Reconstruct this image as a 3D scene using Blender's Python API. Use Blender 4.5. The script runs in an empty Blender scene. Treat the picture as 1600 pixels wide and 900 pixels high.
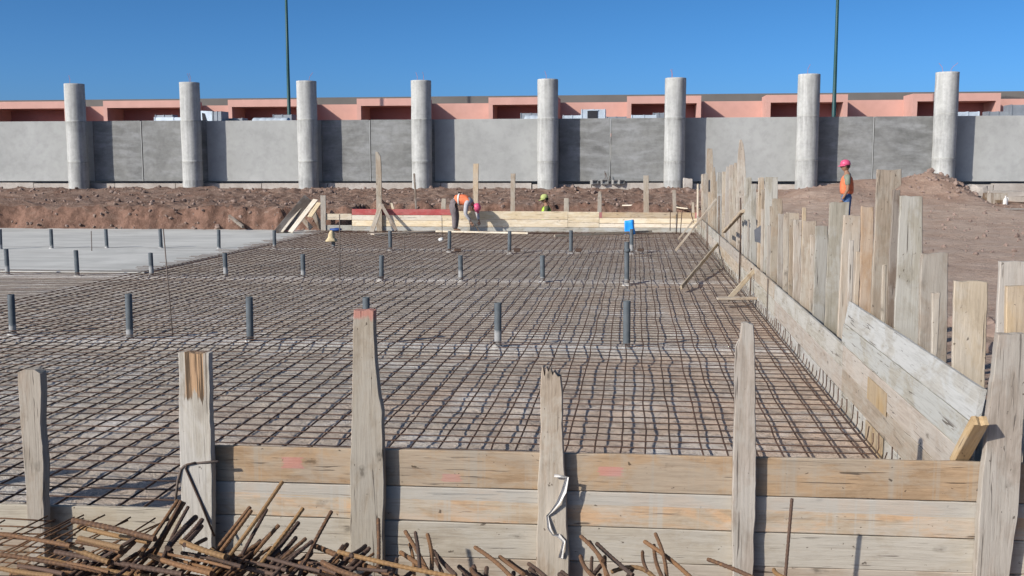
import bpy, bmesh, math, random
from mathutils import Vector, Matrix, noise
R = math.radians
rnd = random.Random(7)
scene = bpy.context.scene
COL = scene.collection

# ------------------------------------------------------------------ camera
FPX, CAMZ, ROLL = 1650.0, 2.03, R(0.1)
PITCH = math.atan(196 / FPX)
YAW = math.atan(195 * math.cos(PITCH) / FPX)
fw = Vector((-math.sin(YAW) * math.cos(PITCH), math.cos(YAW) * math.cos(PITCH), -math.sin(PITCH)))
rt = Vector((math.cos(YAW), math.sin(YAW), 0))
up = rt.cross(fw)
rt, up = rt * math.cos(ROLL) - up * math.sin(ROLL), up * math.cos(ROLL) + rt * math.sin(ROLL)
CAM = Vector((0, 0, CAMZ))
cam = bpy.data.cameras.new("camera")
cam.sensor_width = 36
cam.lens = 36 * FPX / 1600
cam.clip_start, cam.clip_end = 0.05, 6000
camo = bpy.data.objects.new("camera", cam)
COL.objects.link(camo)
camo.matrix_world = Matrix.Translation(CAM) @ Matrix((rt, up, -fw)).transposed().to_4x4()
scene.camera = camo

# ------------------------------------------------------------------ light
SUN_EL, SUN_ROT = R(28.5), R(227)
w = bpy.data.worlds.new("World")
scene.world = w
w.use_nodes = True
nt = w.node_tree
sky = nt.nodes.new("ShaderNodeTexSky")
sky.sky_type = 'NISHITA'
sky.sun_disc = False
sky.sun_elevation, sky.sun_rotation = SUN_EL, SUN_ROT
sky.altitude, sky.air_density, sky.dust_density, sky.ozone_density = 500, 0.42, 2.2, 6.0
bg = nt.nodes["Background"]
bg.inputs[1].default_value = 0.10
hsv = nt.nodes.new("ShaderNodeHueSaturation")
hsv.inputs['Hue'].default_value = 0.487
hsv.inputs['Saturation'].default_value = 1.06
gam = nt.nodes.new("ShaderNodeGamma")
gam.inputs['Gamma'].default_value = 1.2
nt.links.new(sky.outputs[0], gam.inputs['Color'])
nt.links.new(gam.outputs[0], hsv.inputs['Color'])
nt.links.new(hsv.outputs[0], bg.inputs[0])
sd = bpy.data.lights.new("sun", 'SUN')
sd.energy, sd.angle, sd.color = 4.5, R(0.53), (1, 0.94, 0.85)
so = bpy.data.objects.new("sun", sd)
COL.objects.link(so)
sdir = Vector((math.sin(SUN_ROT) * math.cos(SUN_EL), math.cos(SUN_ROT) * math.cos(SUN_EL), math.sin(SUN_EL)))
so.rotation_euler = sdir.to_track_quat('Z', 'Y').to_euler()
so.location = (-20, -20, 30)
vs = scene.view_settings
vs.view_transform, vs.look, vs.exposure, vs.gamma, vs.use_curve_mapping = 'Standard', 'None', 0.2, 1, False


# ------------------------------------------------------------------ surveying: a sight line met with a real plane
def ray(x, y):
    return fw + rt * ((x - 800) / FPX) - up * ((y - 450) / FPX)


def oz(x, y, z):
    d = ray(x, y)
    return CAM + d * ((z - CAMZ) / d.z)


def oy(x, y, Y):
    d = ray(x, y)
    return CAM + d * (Y / d.y)


def ox(x, y, X):
    d = ray(x, y)
    return CAM + d * (X / d.x)


def fbm(x, y, z=0.0, o=4):
    return noise.fractal(Vector((x, y, z)), 1.0, 2.0, o)


# ------------------------------------------------------------------ materials
class NT:
    def __init__(self, name):
        self.m = bpy.data.materials.new(name)
        self.m.use_nodes = True
        self.t = self.m.node_tree
        self.b = self.t.nodes["Principled BSDF"]
        self.b.inputs["Specular IOR Level"].default_value = 0.25

    def n(self, typ, **kw):
        nd = self.t.nodes.new(typ)
        for k, v in kw.items():
            if k.startswith('i_'):
                key = k[2:]
                key = int(key) if key.isdigit() else key
                nd.inputs[key].default_value = v
            else:
                setattr(nd, k, v)
        return nd

    def l(self, a, b):
        self.t.links.new(a, b)

    def coord(self, scale=(1, 1, 1), rand=True, kind='Object'):
        tc = self.n("ShaderNodeTexCoord")
        out = tc.outputs[kind]
        if kind == 'World':
            pass
        if rand:
            oi = self.n("ShaderNodeObjectInfo")
            mu = self.n("ShaderNodeVectorMath", operation='MULTIPLY_ADD')
            cb = self.n("ShaderNodeCombineXYZ")
            m1 = self.n("ShaderNodeMath", operation='MULTIPLY', i_1=37.0)
            m2 = self.n("ShaderNodeMath", operation='MULTIPLY', i_1=91.0)
            self.l(oi.outputs['Random'], m1.inputs[0])
            self.l(oi.outputs['Random'], m2.inputs[0])
            self.l(m1.outputs[0], cb.inputs[0]); self.l(m2.outputs[0], cb.inputs[1]); self.l(m1.outputs[0], cb.inputs[2])
            ad = self.n("ShaderNodeVectorMath", operation='ADD')
            self.l(out, ad.inputs[0]); self.l(cb.outputs[0], ad.inputs[1])
            out = ad.outputs[0]
        mp = self.n("ShaderNodeMapping")
        mp.inputs['Scale'].default_value = scale
        self.l(out, mp.inputs[0])
        return mp.outputs[0]

    def noise(self, vec, scale, detail=5, rough=0.6, dist=0.0):
        nd = self.n("ShaderNodeTexNoise")
        nd.inputs['Scale'].default_value = scale
        nd.inputs['Detail'].default_value = detail
        nd.inputs['Roughness'].default_value = rough
        nd.inputs['Distortion'].default_value = dist
        self.l(vec, nd.inputs['Vector'])
        return nd.outputs['Fac']

    def ramp(self, fac, stops, interp='LINEAR'):
        nd = self.n("ShaderNodeValToRGB")
        nd.color_ramp.interpolation = interp
        e = nd.color_ramp.elements
        while len(e) > 1:
            e.remove(e[-1])
        for i, (p, c) in enumerate(stops):
            el = e[0] if i == 0 else e.new(p)
            el.position = p
            el.color = (c, c, c, 1) if isinstance(c, (int, float)) else (*c, 1)
        self.l(fac, nd.inputs[0])
        return nd.outputs[0]

    def mix(self, fac, a, b, mode='MIX'):
        nd = self.n("ShaderNodeMix", data_type='RGBA', blend_type=mode)
        for s, v in ((nd.inputs[0], fac), (nd.inputs[6], a), (nd.inputs[7], b)):
            if isinstance(v, (int, float)):
                s.default_value = v
            elif isinstance(v, tuple):
                s.default_value = (*v, 1)
            else:
                self.l(v, s)
        return nd.outputs[2]

    def math(self, op, a, b=0.0):
        nd = self.n("ShaderNodeMath", operation=op)
        for s, v in ((nd.inputs[0], a), (nd.inputs[1], b)):
            if isinstance(v, (int, float)):
                s.default_value = v
            else:
                self.l(v, s)
        return nd.outputs[0]

    def bump(self, h, strength, dist=0.01, prev=None):
        nd = self.n("ShaderNodeBump")
        nd.inputs['Strength'].default_value = strength
        nd.inputs['Distance'].default_value = dist
        self.l(h, nd.inputs['Height'])
        if prev is not None:
            self.l(prev, nd.inputs['Normal'])
        return nd.outputs[0]

    def done(self, color, rough=0.8, normal=None, metal=0.0):
        if isinstance(color, tuple):
            self.b.inputs['Base Color'].default_value = (*color, 1)
        else:
            self.l(color, self.b.inputs['Base Color'])
        if isinstance(rough, (int, float)):
            self.b.inputs['Roughness'].default_value = rough
        else:
            self.l(rough, self.b.inputs['Roughness'])
        self.b.inputs['Metallic'].default_value = metal
        if normal is not None:
            self.l(normal, self.b.inputs['Normal'])
        return self.m


def wood(name, base, dark, cement=0.5, cement_col=(0.47, 0.44, 0.385), tone=None, knots=True, marks=(), bands=0.0, pits=0.8):
    """sawn board: grain runs along local Z, each object gets its own stretch of wood"""
    t = NT(name)
    g = t.noise(t.coord((30, 30, 1.9)), 1.0, 6, 0.65, 0.8)
    gf = t.noise(t.coord((95, 95, 4.0)), 1.0, 4, 0.7, 0.3)
    mid = t.noise(t.coord((9, 9, 4.0)), 1.0, 6, 0.7, 0.6)
    big = t.noise(t.coord((4.5, 4.5, 2.2)), 1.0, 6, 0.68, 0.5)
    mxb = tuple(a * 0.62 + b * 0.38 for a, b in zip(dark, base))
    col = t.mix(t.ramp(g, [(0.34, 0.0), (0.62, 1.0)]), mxb, base)
    if tone:
        tn = t.noise(t.coord((6, 6, 1.5)), 1.0, 6, 0.65, 0.7)
        col = t.mix(t.ramp(tn, [(0.47, 0.0), (0.545, 1.0)]), col, tone)
    col = t.mix(t.math('MULTIPLY', t.ramp(mid, [(0.36, 1.0), (0.52, 0.0)]), 0.5), col, dark)
    # cement bloom with a broken edge
    col = t.mix(t.math('MULTIPLY', t.ramp(big, [(0.44, 0.0), (0.55, 1.0)]), cement), col, cement_col)
    if bands:
        bn = t.noise(t.coord((0.0, 0.0, 5.5)), 1.0, 4, 0.75)
        bm_ = t.math('MULTIPLY', t.ramp(bn, [(0.53, 0.0), (0.59, 0.8), (0.66, 0.5)]), bands)
        col = t.mix(bm_, col, tuple(c * 0.92 for c in cement_col))
    # fine grain, checks and nail pits
    col = t.mix(t.math('MULTIPLY', t.ramp(gf, [(0.34, 1.0), (0.5, 0.0)]), 0.26), col, tuple(c * 0.5 for c in dark))
    crk = t.ramp(t.noise(t.coord((38, 38, 1.3)), 1.0, 3, 0.55, 1.6), [(0.315, 1.0), (0.345, 0.0)])
    col = t.mix(t.math('MULTIPLY', crk, 0.78), col, (0.06, 0.045, 0.035))
    pit = t.ramp(t.noise(t.coord((40, 40, 26)), 1.0, 2, 0.5, 0.4), [(0.255, 1.0), (0.29, 0.0)])
    col = t.mix(t.math('MULTIPLY', pit, pits), col, (0.06, 0.042, 0.03))
    oi = t.n("ShaderNodeObjectInfo")
    hs = t.n("ShaderNodeHueSaturation")
    t.l(t.ramp(oi.outputs['Random'], [(0, 0.84), (1, 1.12)]), hs.inputs['Value'])
    rr = t.math('FRACT', t.math('MULTIPLY', oi.outputs['Random'], 17.3))
    t.l(t.math('ADD', t.math('MULTIPLY', rr, 0.45), 0.8), hs.inputs['Saturation'])
    t.l(col, hs.inputs['Color'])
    col = hs.outputs[0]
    if knots:
        vo = t.n("ShaderNodeTexVoronoi")
        vo.inputs['Scale'].default_value = 1.0
        wv = t.n("ShaderNodeVectorMath", operation='ADD')
        nz = t.n("ShaderNodeTexNoise")
        t.l(t.coord((9, 9, 6)), nz.inputs['Vector'])
        sc_ = t.n("ShaderNodeVectorMath", operation='SCALE')
        sc_.inputs['Scale'].default_value = 0.3
        t.l(nz.outputs['Color'], sc_.inputs[0])
        t.l(t.coord((8, 5, 4.0)), wv.inputs[0]); t.l(sc_.outputs[0], wv.inputs[1])
        t.l(wv.outputs[0], vo.inputs['Vector'])
        kn = t.ramp(vo.outputs['Distance'], [(0.0, 1.0), (0.07, 0.85), (0.10, 0.45), (0.2, 0.0)])
        sel = t.n("ShaderNodeSeparateColor")
        t.l(vo.outputs['Color'], sel.inputs[0])
        pick = t.math('GREATER_THAN', sel.outputs[0], 0.45)
        col = t.mix(t.math('MULTIPLY', t.math('MULTIPLY', kn, pick), 0.75), col, tuple(c * 0.36 for c in dark))
    for mk in marks:
        pos, rad, mc, amt = mk[:4]
        tc = t.n("ShaderNodeTexCoord")
        sb = t.n("ShaderNodeVectorMath", operation='SUBTRACT')
        sb.inputs[1].default_value = pos
        t.l(tc.outputs['Object'], sb.inputs[0])
        sc = t.n("ShaderNodeVectorMath", operation='MULTIPLY')
        sc.inputs[1].default_value = tuple(1 / r for r in rad)
        t.l(sb.outputs[0], sc.inputs[0])
        if len(mk) > 4:           # torn patch: square-ended with long fibres
            ab = t.n("ShaderNodeVectorMath", operation='ABSOLUTE')
            t.l(sc.outputs[0], ab.inputs[0])
            sp = t.n("ShaderNodeSeparateXYZ")
            t.l(ab.outputs[0], sp.inputs[0])
            dist = t.math('MAXIMUM', sp.outputs[0], sp.outputs[2])
            fib = t.noise(t.coord((62, 62, 1.2)), 1.0, 4, 0.7, 0.3)
            mcn = mc if mk[4] == 2 else t.mix(t.ramp(fib, [(0.455, 0.0), (0.5, 0.75), (0.56, 1.0)]), tuple(c * 0.2 for c in mc), mc)
            f = t.ramp(t.math('ADD', dist, t.math('MULTIPLY', t.math('SUBTRACT', fib, 0.5), 1.6)), [(0.92, 1.0), (1.0, 0.0)])
        else:
            ln = t.n("ShaderNodeVectorMath", operation='LENGTH')
            t.l(sc.outputs[0], ln.inputs[0])
            mcn = mc
            f = t.ramp(t.math('ADD', ln.outputs['Value'], t.math('MULTIPLY', t.math('SUBTRACT', mid, 0.5), 2.2)), [(0.7, 1.0), (1.05, 0.0)])
        col = t.mix(t.math('MULTIPLY', f, amt), col, mcn)
    nrm = t.bump(g, 0.5, 0.006)
    nrm = t.bump(gf, 0.5, 0.003, nrm)
    nrm = t.bump(mid, 0.4, 0.006, nrm)
    nrm = t.bump(t.math('SUBTRACT', 1.0, crk), 0.5, 0.005, nrm)
    return t.done(col, 0.88, nrm)


WOOD = wood("weathered_wood", (0.41, 0.342, 0.272), (0.225, 0.18, 0.13), 0.6, (0.42, 0.385, 0.325))
WOODASH = wood("ashen_wood", (0.39, 0.36, 0.30), (0.235, 0.21, 0.165), 0.8, (0.43, 0.41, 0.365))
WOODTAN = wood("tan_wood", (0.50, 0.385, 0.25), (0.32, 0.225, 0.135), 0.3)
WOODSTAIN = wood("stained_tan_wood", (0.46, 0.375, 0.265), (0.30, 0.235, 0.155), 0.35,
                 marks=(((0.13, 0, 0.50), (0.035, 0.3, 0.10), (0.20, 0.12, 0.06), 0.7), ((0.08, 0, 0.53), (0.07, 0.3, 0.06), (0.27, 0.18, 0.10), 0.55)))
WOODORANGE = wood("orange_wood", (0.38, 0.255, 0.15), (0.24, 0.145, 0.08), 0.25)
WOODPALE = wood("fresh_pale_wood", (0.66, 0.565, 0.42), (0.54, 0.435, 0.30), 0.0, tone=(0.68, 0.60, 0.47), pits=0.15)
WOODGREY = wood("cement_coated_wood", (0.39, 0.37, 0.32), (0.26, 0.24, 0.20), 0.8, (0.42, 0.42, 0.395))
WOODRED = wood("red_painted_wood", (0.42, 0.12, 0.115), (0.32, 0.085, 0.085), 0.12, knots=False)
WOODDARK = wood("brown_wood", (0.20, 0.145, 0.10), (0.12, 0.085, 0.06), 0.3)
PINK = (0.55, 0.17, 0.18)
WOODTOP = wood("top_board_wood", (0.435, 0.32, 0.21), (0.26, 0.17, 0.10), 0.5, (0.415, 0.37, 0.30), tone=(0.445, 0.315, 0.20), bands=0.8,
               marks=(((0.11, 0, 0.53), (0.03, 0.2, 0.06), PINK, 0.4, 2), ((0.11, 0, 2.19), (0.028, 0.2, 0.065), PINK, 0.42, 2),
                      ((0.05, 0, 1.37), (0.022, 0.2, 0.045), PINK, 0.3, 2)))
WOODMID = wood("patched_board_wood", (0.43, 0.355, 0.265), (0.29, 0.215, 0.145), 0.6, (0.43, 0.395, 0.335), tone=(0.475, 0.33, 0.215), bands=0.9,
               marks=(((0.17, 0, 2.2), (0.058, 0.3, 4.0), (0.40, 0.38, 0.335), 0.7, 2),))
WOODLOW = wood("cement_white_board_wood", (0.44, 0.39, 0.31), (0.31, 0.26, 0.195), 0.6, (0.46, 0.425, 0.36), bands=0.3)
WOODPINK = wood("dusty_board_wood", (0.44, 0.365, 0.285), (0.30, 0.24, 0.18), 0.5, (0.46, 0.42, 0.355))


def top_z(px, py, Y, base=-0.42):
    return oy(px, py, Y).z - base


WOODREDTOP = wood("weathered_wood_red_tip", (0.40, 0.345, 0.27), (0.225, 0.18, 0.13), 0.6, (0.42, 0.385, 0.325),
                  marks=(((0.06, 0, top_z(568, 484, 5.13)), (0.3, 0.3, 0.065), (0.42, 0.17, 0.13), 0.75),))
WOODSPLIT = wood("weathered_wood_split_tip", (0.41, 0.37, 0.30), (0.24, 0.205, 0.16), 0.7, (0.44, 0.41, 0.36),
                 marks=(((oy(303, 560, 5.15).x - oy(286, 900, 5.15).x, 0, top_z(303, 550, 5.15) - 0.09), (0.058, 0.3, 0.15), (0.42, 0.265, 0.15), 0.97, 1),))


def concrete(name, base, dark, scale=1.0, bump=0.3, streak=None, horiz=False, spots=True):
    t = NT(name)
    v = t.coord((scale, scale, scale))
    a = t.noise(v, 0.8, 7, 0.65, 0.4)
    b = t.noise(v, 6.0, 5, 0.6)
    c = t.noise(v, 40.0, 3, 0.6)
    col = t.mix(t.ramp(a, [(0.33, 0.0), (0.66, 1.0)]), dark, base)
    if streak:
        s = t.noise(t.coord((0.9, 0.9, 3.2) if horiz else (7, 7, 0.45)), 1.0, 5, 0.6, 0.3)
        col = t.mix(t.ramp(s, [(0.42, 0.0), (0.68, 0.8)]), col, streak)
    col = t.mix(t.math('MULTIPLY', t.ramp(b, [(0.35, 1), (0.55, 0)]), 0.22), col, tuple(x * 0.6 for x in dark))
    if spots:
        col = t.mix(t.math('MULTIPLY', t.ramp(c, [(0.28, 1), (0.36, 0)]), 0.4), col, tuple(x * 0.5 for x in dark))
    n = t.bump(b, bump, 0.02)
    n = t.bump(c, bump, 0.006, n)
    return t.done(col, 0.9, n)


def column_mat():
    m = concrete("column_concrete", (0.44, 0.44, 0.41), (0.30, 0.30, 0.285), 1.6, 0.3, (0.52, 0.52, 0.495))
    nt_ = m.node_tree
    b = nt_.nodes["Principled BSDF"]
    t = NT.__new__(NT)
    t.m, t.t, t.b = m, nt_, b
    src = b.inputs['Base Color'].links[0].from_socket
    tc = t.n("ShaderNodeTexCoord")
    sp = t.n("ShaderNodeSeparateXYZ")
    t.l(tc.outputs['Object'], sp.inputs[0])
    k = t.noise(t.coord((9, 9, 1.3)), 1.0, 5, 0.7, 0.4)
    col = src
    # grout runs below each casting joint, damp foot
    for zj, ln in ((3.29, 0.75), (1.54, 0.55), (0.75, 0.6)):
        dz = t.math('SUBTRACT', zj, sp.outputs[2])
        f = t.math('MULTIPLY', t.ramp(dz, [(0.0, 0.0), (0.01, 1.0), (min(0.99, ln), 0.0)]), t.ramp(k, [(0.42, 0.0), (0.6, 1.0)]))
        col = t.mix(t.math('MULTIPLY', f, 0.6), col, (0.20, 0.20, 0.185))
    t.l(col, b.inputs['Base Color'])
    return m


CONCOL = column_mat()
CONLIGHT = concrete("smooth_wall_concrete", (0.385, 0.388, 0.37), (0.315, 0.318, 0.303), 0.55, 0.06, None, False, False)
CONDARK = concrete("rough_wall_concrete", (0.235, 0.236, 0.223), (0.14, 0.141, 0.134), 0.9, 0.25, (0.30, 0.305, 0.30), True)
CONFOOT = concrete("footing_concrete", (0.47, 0.43, 0.38), (0.33, 0.29, 0.25), 1.5, 0.5)
CONBAY = concrete("pale_bay_concrete", (0.60, 0.58, 0.54), (0.46, 0.445, 0.42), 0.6, 0.15, spots=False)
CONBLOCK = concrete("block_concrete", (0.30, 0.295, 0.28), (0.22, 0.215, 0.2), 4, 0.4)


def bay_mat():
    t = NT("pale_bay_floor")
    v = t.coord((1, 1, 1), rand=False)
    sx = t.n("ShaderNodeSeparateXYZ")
    t.l(v, sx.inputs[0])
    a = t.noise(v, 0.5, 7, 0.65, 0.6)
    b = t.noise(v, 4.0, 5, 0.65)
    st = t.noise(t.coord((0.35, 2.2, 1), rand=False), 1.0, 6, 0.7, 0.4)
    col = t.mix(t.ramp(a, [(0.35, 0.0), (0.62, 1.0)]), (0.43, 0.425, 0.39), (0.56, 0.55, 0.505))
    col = t.mix(t.ramp(st, [(0.50, 0.0), (0.66, 0.65)]), col, (0.36, 0.345, 0.315))
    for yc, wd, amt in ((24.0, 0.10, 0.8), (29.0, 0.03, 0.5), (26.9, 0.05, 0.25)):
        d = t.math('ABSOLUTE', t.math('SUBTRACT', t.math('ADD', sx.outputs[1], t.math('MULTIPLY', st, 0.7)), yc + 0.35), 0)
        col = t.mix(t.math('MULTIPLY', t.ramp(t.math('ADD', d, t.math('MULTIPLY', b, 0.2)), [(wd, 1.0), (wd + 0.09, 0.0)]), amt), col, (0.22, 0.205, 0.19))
    n = t.bump(b, 0.2, 0.02)
    return t.done(col, 0.92, n)


def floor_mat():
    t = NT("rough_blinding_concrete")
    v = t.coord((1, 1, 1), rand=False)
    sx = t.n("ShaderNodeSeparateXYZ")
    t.l(v, sx.inputs[0])
    a = t.noise(v, 0.45, 6, 0.65, 0.3)
    b = t.noise(v, 5.0, 6, 0.7)
    c = t.noise(v, 26.0, 5, 0.75)
    # the pour is redder and dirtier to the near right, paler along the pipe trenches
    warm = t.ramp(t.math('ADD', t.math('MULTIPLY', sx.outputs[0], 0.06), t.math('ADD', t.math('MULTIPLY', sx.outputs[1], -0.022), t.math('ADD', a, 0.22))),
                  [(0.30, 0.0), (0.75, 1.0)])
    col = t.mix(warm, (0.50, 0.445, 0.37), (0.61, 0.435, 0.315))
    col = t.mix(t.ramp(b, [(0.36, 0.7), (0.55, 0.0)]), col, (0.30, 0.25, 0.21))
    pale = t.ramp(t.noise(v, 1.1, 6, 0.7, 0.5), [(0.50, 0.0), (0.68, 0.85)])
    col = t.mix(pale, col, (0.68, 0.645, 0.59))
    for yc in (11.45, 18.0, 24.3):
        d = t.math('ABSOLUTE', t.math('SUBTRACT', t.math('ADD', sx.outputs[1], t.math('MULTIPLY', a, 0.5)), yc + 0.25), 0)
        col = t.mix(t.math('MULTIPLY', t.ramp(d, [(0.14, 1.0), (0.34, 0.0)]), 0.7), col, (0.68, 0.65, 0.60))
    col = t.mix(t.math('MULTIPLY', t.ramp(c, [(0.38, 1.0), (0.47, 0.0)]), 0.55), col, (0.15, 0.115, 0.09))
    col = t.mix(t.math('MULTIPLY', t.ramp(c, [(0.55, 0.0), (0.64, 1.0)]), 0.4), col, (0.62, 0.53, 0.46))
    n = t.bump(b, 0.7, 0.03)
    n = t.bump(c, 1.0, 0.022, n)
    return t.done(col, 0.95, n)


def earth(name):
    t = NT(name)
    v = t.coord((1, 1, 1), rand=False)
    a = t.noise(v, 0.35, 7, 0.65, 0.5)
    b = t.noise(v, 4.0, 6, 0.7, 0.2)
    c = t.noise(v, 30.0, 4, 0.7)
    d = t.noise(v, 1.3, 6, 0.7, 0.3)
    sp = t.n("ShaderNodeSeparateXYZ")
    t.l(v, sp.inputs[0])
    # dry trodden sand on the yard side, dug-up red brown soil along the wall
    sand = t.ramp(t.math('ADD', sp.outputs[0], t.math('MULTIPLY', t.math('SUBTRACT', a, 0.5), 6.0)), [(0.0, 0.0), (1.0, 1.0)])
    sandf = t.n("ShaderNodeMapRange")
    t.l(t.math('ADD', sp.outputs[0], t.math('MULTIPLY', t.math('SUBTRACT', a, 0.5), 6.0)), sandf.inputs[0])
    sandf.inputs[1].default_value, sandf.inputs[2].default_value = 1.0, 4.5
    yy = t.n("ShaderNodeMapRange")
    t.l(t.math('ADD', sp.outputs[1], t.math('MULTIPLY', a, 4.0)), yy.inputs[0])
    yy.inputs[1].default_value, yy.inputs[2].default_value = 36.5, 40.0
    dug = t.mix(t.ramp(d, [(0.40, 0.0), (0.58, 1.0)]), (0.195, 0.118, 0.083), (0.26, 0.182, 0.138))
    dry = t.mix(t.ramp(d, [(0.38, 0.0), (0.62, 1.0)]), (0.385, 0.275, 0.205), (0.45, 0.345, 0.27))
    heap = t.mix(t.ramp(d, [(0.4, 0.0), (0.6, 1.0)]), (0.30, 0.195, 0.14), (0.37, 0.26, 0.195))
    dry = t.mix(yy.outputs[0], dry, heap)
    col = t.mix(sandf.outputs[0], dug, dry)
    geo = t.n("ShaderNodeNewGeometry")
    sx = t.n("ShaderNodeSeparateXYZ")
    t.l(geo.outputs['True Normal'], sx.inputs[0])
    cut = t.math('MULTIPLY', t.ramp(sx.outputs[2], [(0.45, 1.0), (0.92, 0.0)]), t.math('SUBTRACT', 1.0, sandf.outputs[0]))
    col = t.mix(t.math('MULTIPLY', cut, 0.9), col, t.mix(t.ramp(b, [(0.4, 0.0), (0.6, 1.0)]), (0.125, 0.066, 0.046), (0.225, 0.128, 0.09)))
    rough_ = t.math('SUBTRACT', 1.0, t.math('MULTIPLY', sandf.outputs[0], 0.7))
    col = t.mix(t.math('MULTIPLY', t.math('MULTIPLY', t.ramp(b, [(0.38, 1.0), (0.52, 0.0)]), 0.5), rough_), col, (0.12, 0.072, 0.05))
    col = t.mix(t.math('MULTIPLY', t.ramp(c, [(0.60, 0.0), (0.68, 1.0)]), 0.4), col, (0.38, 0.30, 0.245))
    col = t.mix(t.math('MULTIPLY', t.math('MULTIPLY', t.ramp(c, [(0.32, 1.0), (0.44, 0.0)]), 0.45), rough_), col, (0.13, 0.075, 0.05))
    n = t.bump(d, 0.5, 0.15)
    n = t.bump(b, 0.8, 0.09, n)
    n = t.bump(c, 0.7, 0.025, n)
    return t.done(col, 0.96, n)


FLOOR = floor_mat()
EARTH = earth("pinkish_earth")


def plain(name, col, rough=0.6, metal=0.0, var=0.15, scale=8.0, bump=0.0):
    t = NT(name)
    a = t.noise(t.coord((1, 1, 1)), scale, 4, 0.6)
    c = t.mix(t.ramp(a, [(0.3, 0.0), (0.7, 1.0)]), tuple(x * (1 - var) for x in col), tuple(min(1, x * (1 + var)) for x in col))
    return t.done(c, rough, t.bump(a, bump, 0.01) if bump else None, metal)


def rust(name, c1, c2, c3):
    t = NT(name)
    v = t.coord((1, 1, 1))
    a = t.noise(v, 7.0, 4, 0.6)
    b = t.noise(v, 60.0, 3, 0.7)
    oi = t.n("ShaderNodeObjectInfo")
    col = t.mix(t.ramp(t.math('ADD', t.math('MULTIPLY', oi.outputs['Random'], 0.5), t.math('MULTIPLY', a, 0.6)), [(0.3, 0.0), (0.75, 1.0)]), c1, c2)
    col = t.mix(t.math('MULTIPLY', t.ramp(b, [(0.5, 0.0), (0.65, 1.0)]), 0.5), col, c3)
    return t.done(col, 0.8, t.bump(b, 0.3, 0.002), 0.0)


MATSTEEL = rust("mat_steel", (0.05, 0.034, 0.027), (0.10, 0.06, 0.043), (0.14, 0.08, 0.055))
RUST = rust("rusty_steel", (0.10, 0.058, 0.037), (0.19, 0.102, 0.05), (0.26, 0.135, 0.055))
RUSTYEL = rust("ochre_rusty_steel", (0.19, 0.118, 0.06), (0.26, 0.152, 0.065), (0.15, 0.085, 0.048))
RUSTDARK = rust("dark_rusty_steel", (0.06, 0.042, 0.034), (0.105, 0.066, 0.048), (0.14, 0.08, 0.05))
RODSTEEL = rust("grey_rod_steel", (0.10, 0.085, 0.075), (0.14, 0.11, 0.09), (0.18, 0.13, 0.1))


def pipe_mat():
    t = NT("slate_pvc")
    tc = t.n("ShaderNodeTexCoord")
    sx = t.n("ShaderNodeSeparateXYZ")
    t.l(tc.outputs['Object'], sx.inputs[0])
    a = t.noise(t.coord((1, 1, 1)), 9.0, 4, 0.6)
    oi = t.n("ShaderNodeObjectInfo")
    lim = t.math('MULTIPLY', oi.outputs['Random'], 0.2)
    f = t.ramp(t.math('SUBTRACT', t.math('ADD', sx.outputs[2], t.math('MULTIPLY', a, 0.15)), lim), [(0.08, 1.0), (0.12, 0.0)])
    col = t.mix(t.ramp(a, [(0.35, 0.0), (0.65, 1.0)]), (0.07, 0.082, 0.09), (0.10, 0.114, 0.122))
    col = t.mix(t.math('MULTIPLY', f, 0.75), col, (0.34, 0.335, 0.32))
    return t.done(col, 0.72)


PVC = pipe_mat()
PINKWALL = plain("salmon_render", (0.535, 0.305, 0.25), 0.9, 0, 0.07, 1.2, 0.1)
MAROON = plain("dark_red_render", (0.40, 0.17, 0.15), 0.9, 0, 0.1, 1.0)
GREYROOF = plain("grey_roof", (0.125, 0.12, 0.11), 0.9, 0, 0.12, 0.6)
GLASS = plain("dark_window_glass", (0.04, 0.05, 0.06), 0.15, 0, 0.2, 1)
FRAMEGREY = plain("grey_window_frame", (0.22, 0.17, 0.15), 0.6)
GALV = plain("galvanised_sheet", (0.56, 0.62, 0.66), 0.42, 0.35, 0.14, 2.0)
GALVD = plain("dull_galvanised_sheet", (0.26, 0.28, 0.30), 0.5, 0.3, 0.14, 2.0)
DUCTSHADE = plain("duct_inside_shade", (0.03, 0.03, 0.035), 0.8)  # painted shade: dark plates on closed duct faces stand for the hollow
GREENPAINT = plain("dark_green_paint", (0.022, 0.07, 0.068), 0.45, 0, 0.15, 2)
BLUEPLASTIC = plain("bright_blue_plastic", (0.02, 0.27, 0.75), 0.45, 0, 0.12, 5)
NAVY = plain("navy_plastic", (0.03, 0.07, 0.22), 0.5)
SACK = plain("beige_sack_paper", (0.50, 0.40, 0.24), 0.9, 0, 0.2, 14, 0.5)
WHITECLOTH = plain("white_plastic_strip", (0.60, 0.58, 0.55), 0.55, 0, 0.1, 30)
CEMENTLUMP = plain("white_cement_lump", (0.60, 0.59, 0.56), 0.95, 0, 0.1, 30, 0.4)
SLATE = plain("slate_grey_board", (0.13, 0.135, 0.15), 0.8)
YELLOWSTICK = plain("yellow_painted_wood", (0.55, 0.33, 0.07), 0.7)
ROCK = plain("red_brown_stone", (0.235, 0.17, 0.138), 0.95, 0, 0.35, 6, 0.4)
SKIN = plain("skin", (0.27, 0.15, 0.095), 0.6, 0, 0.08, 20)
EYE = plain("eye", (0.02, 0.015, 0.012), 0.3)
LIP = plain("lips", (0.25, 0.10, 0.08), 0.6)
HAIR = plain("black_hair", (0.015, 0.012, 0.01), 0.7)
PINKHELM = plain("pink_plastic", (0.56, 0.085, 0.17), 0.35, 0, 0.05, 5)
ORANGEVEST = plain("orange_vest_fabric", (0.66, 0.17, 0.075), 0.8, 0, 0.25, 12)
GREENVEST = plain("lime_vest_fabric", (0.40, 0.60, 0.07), 0.8, 0, 0.1, 12)
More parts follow.
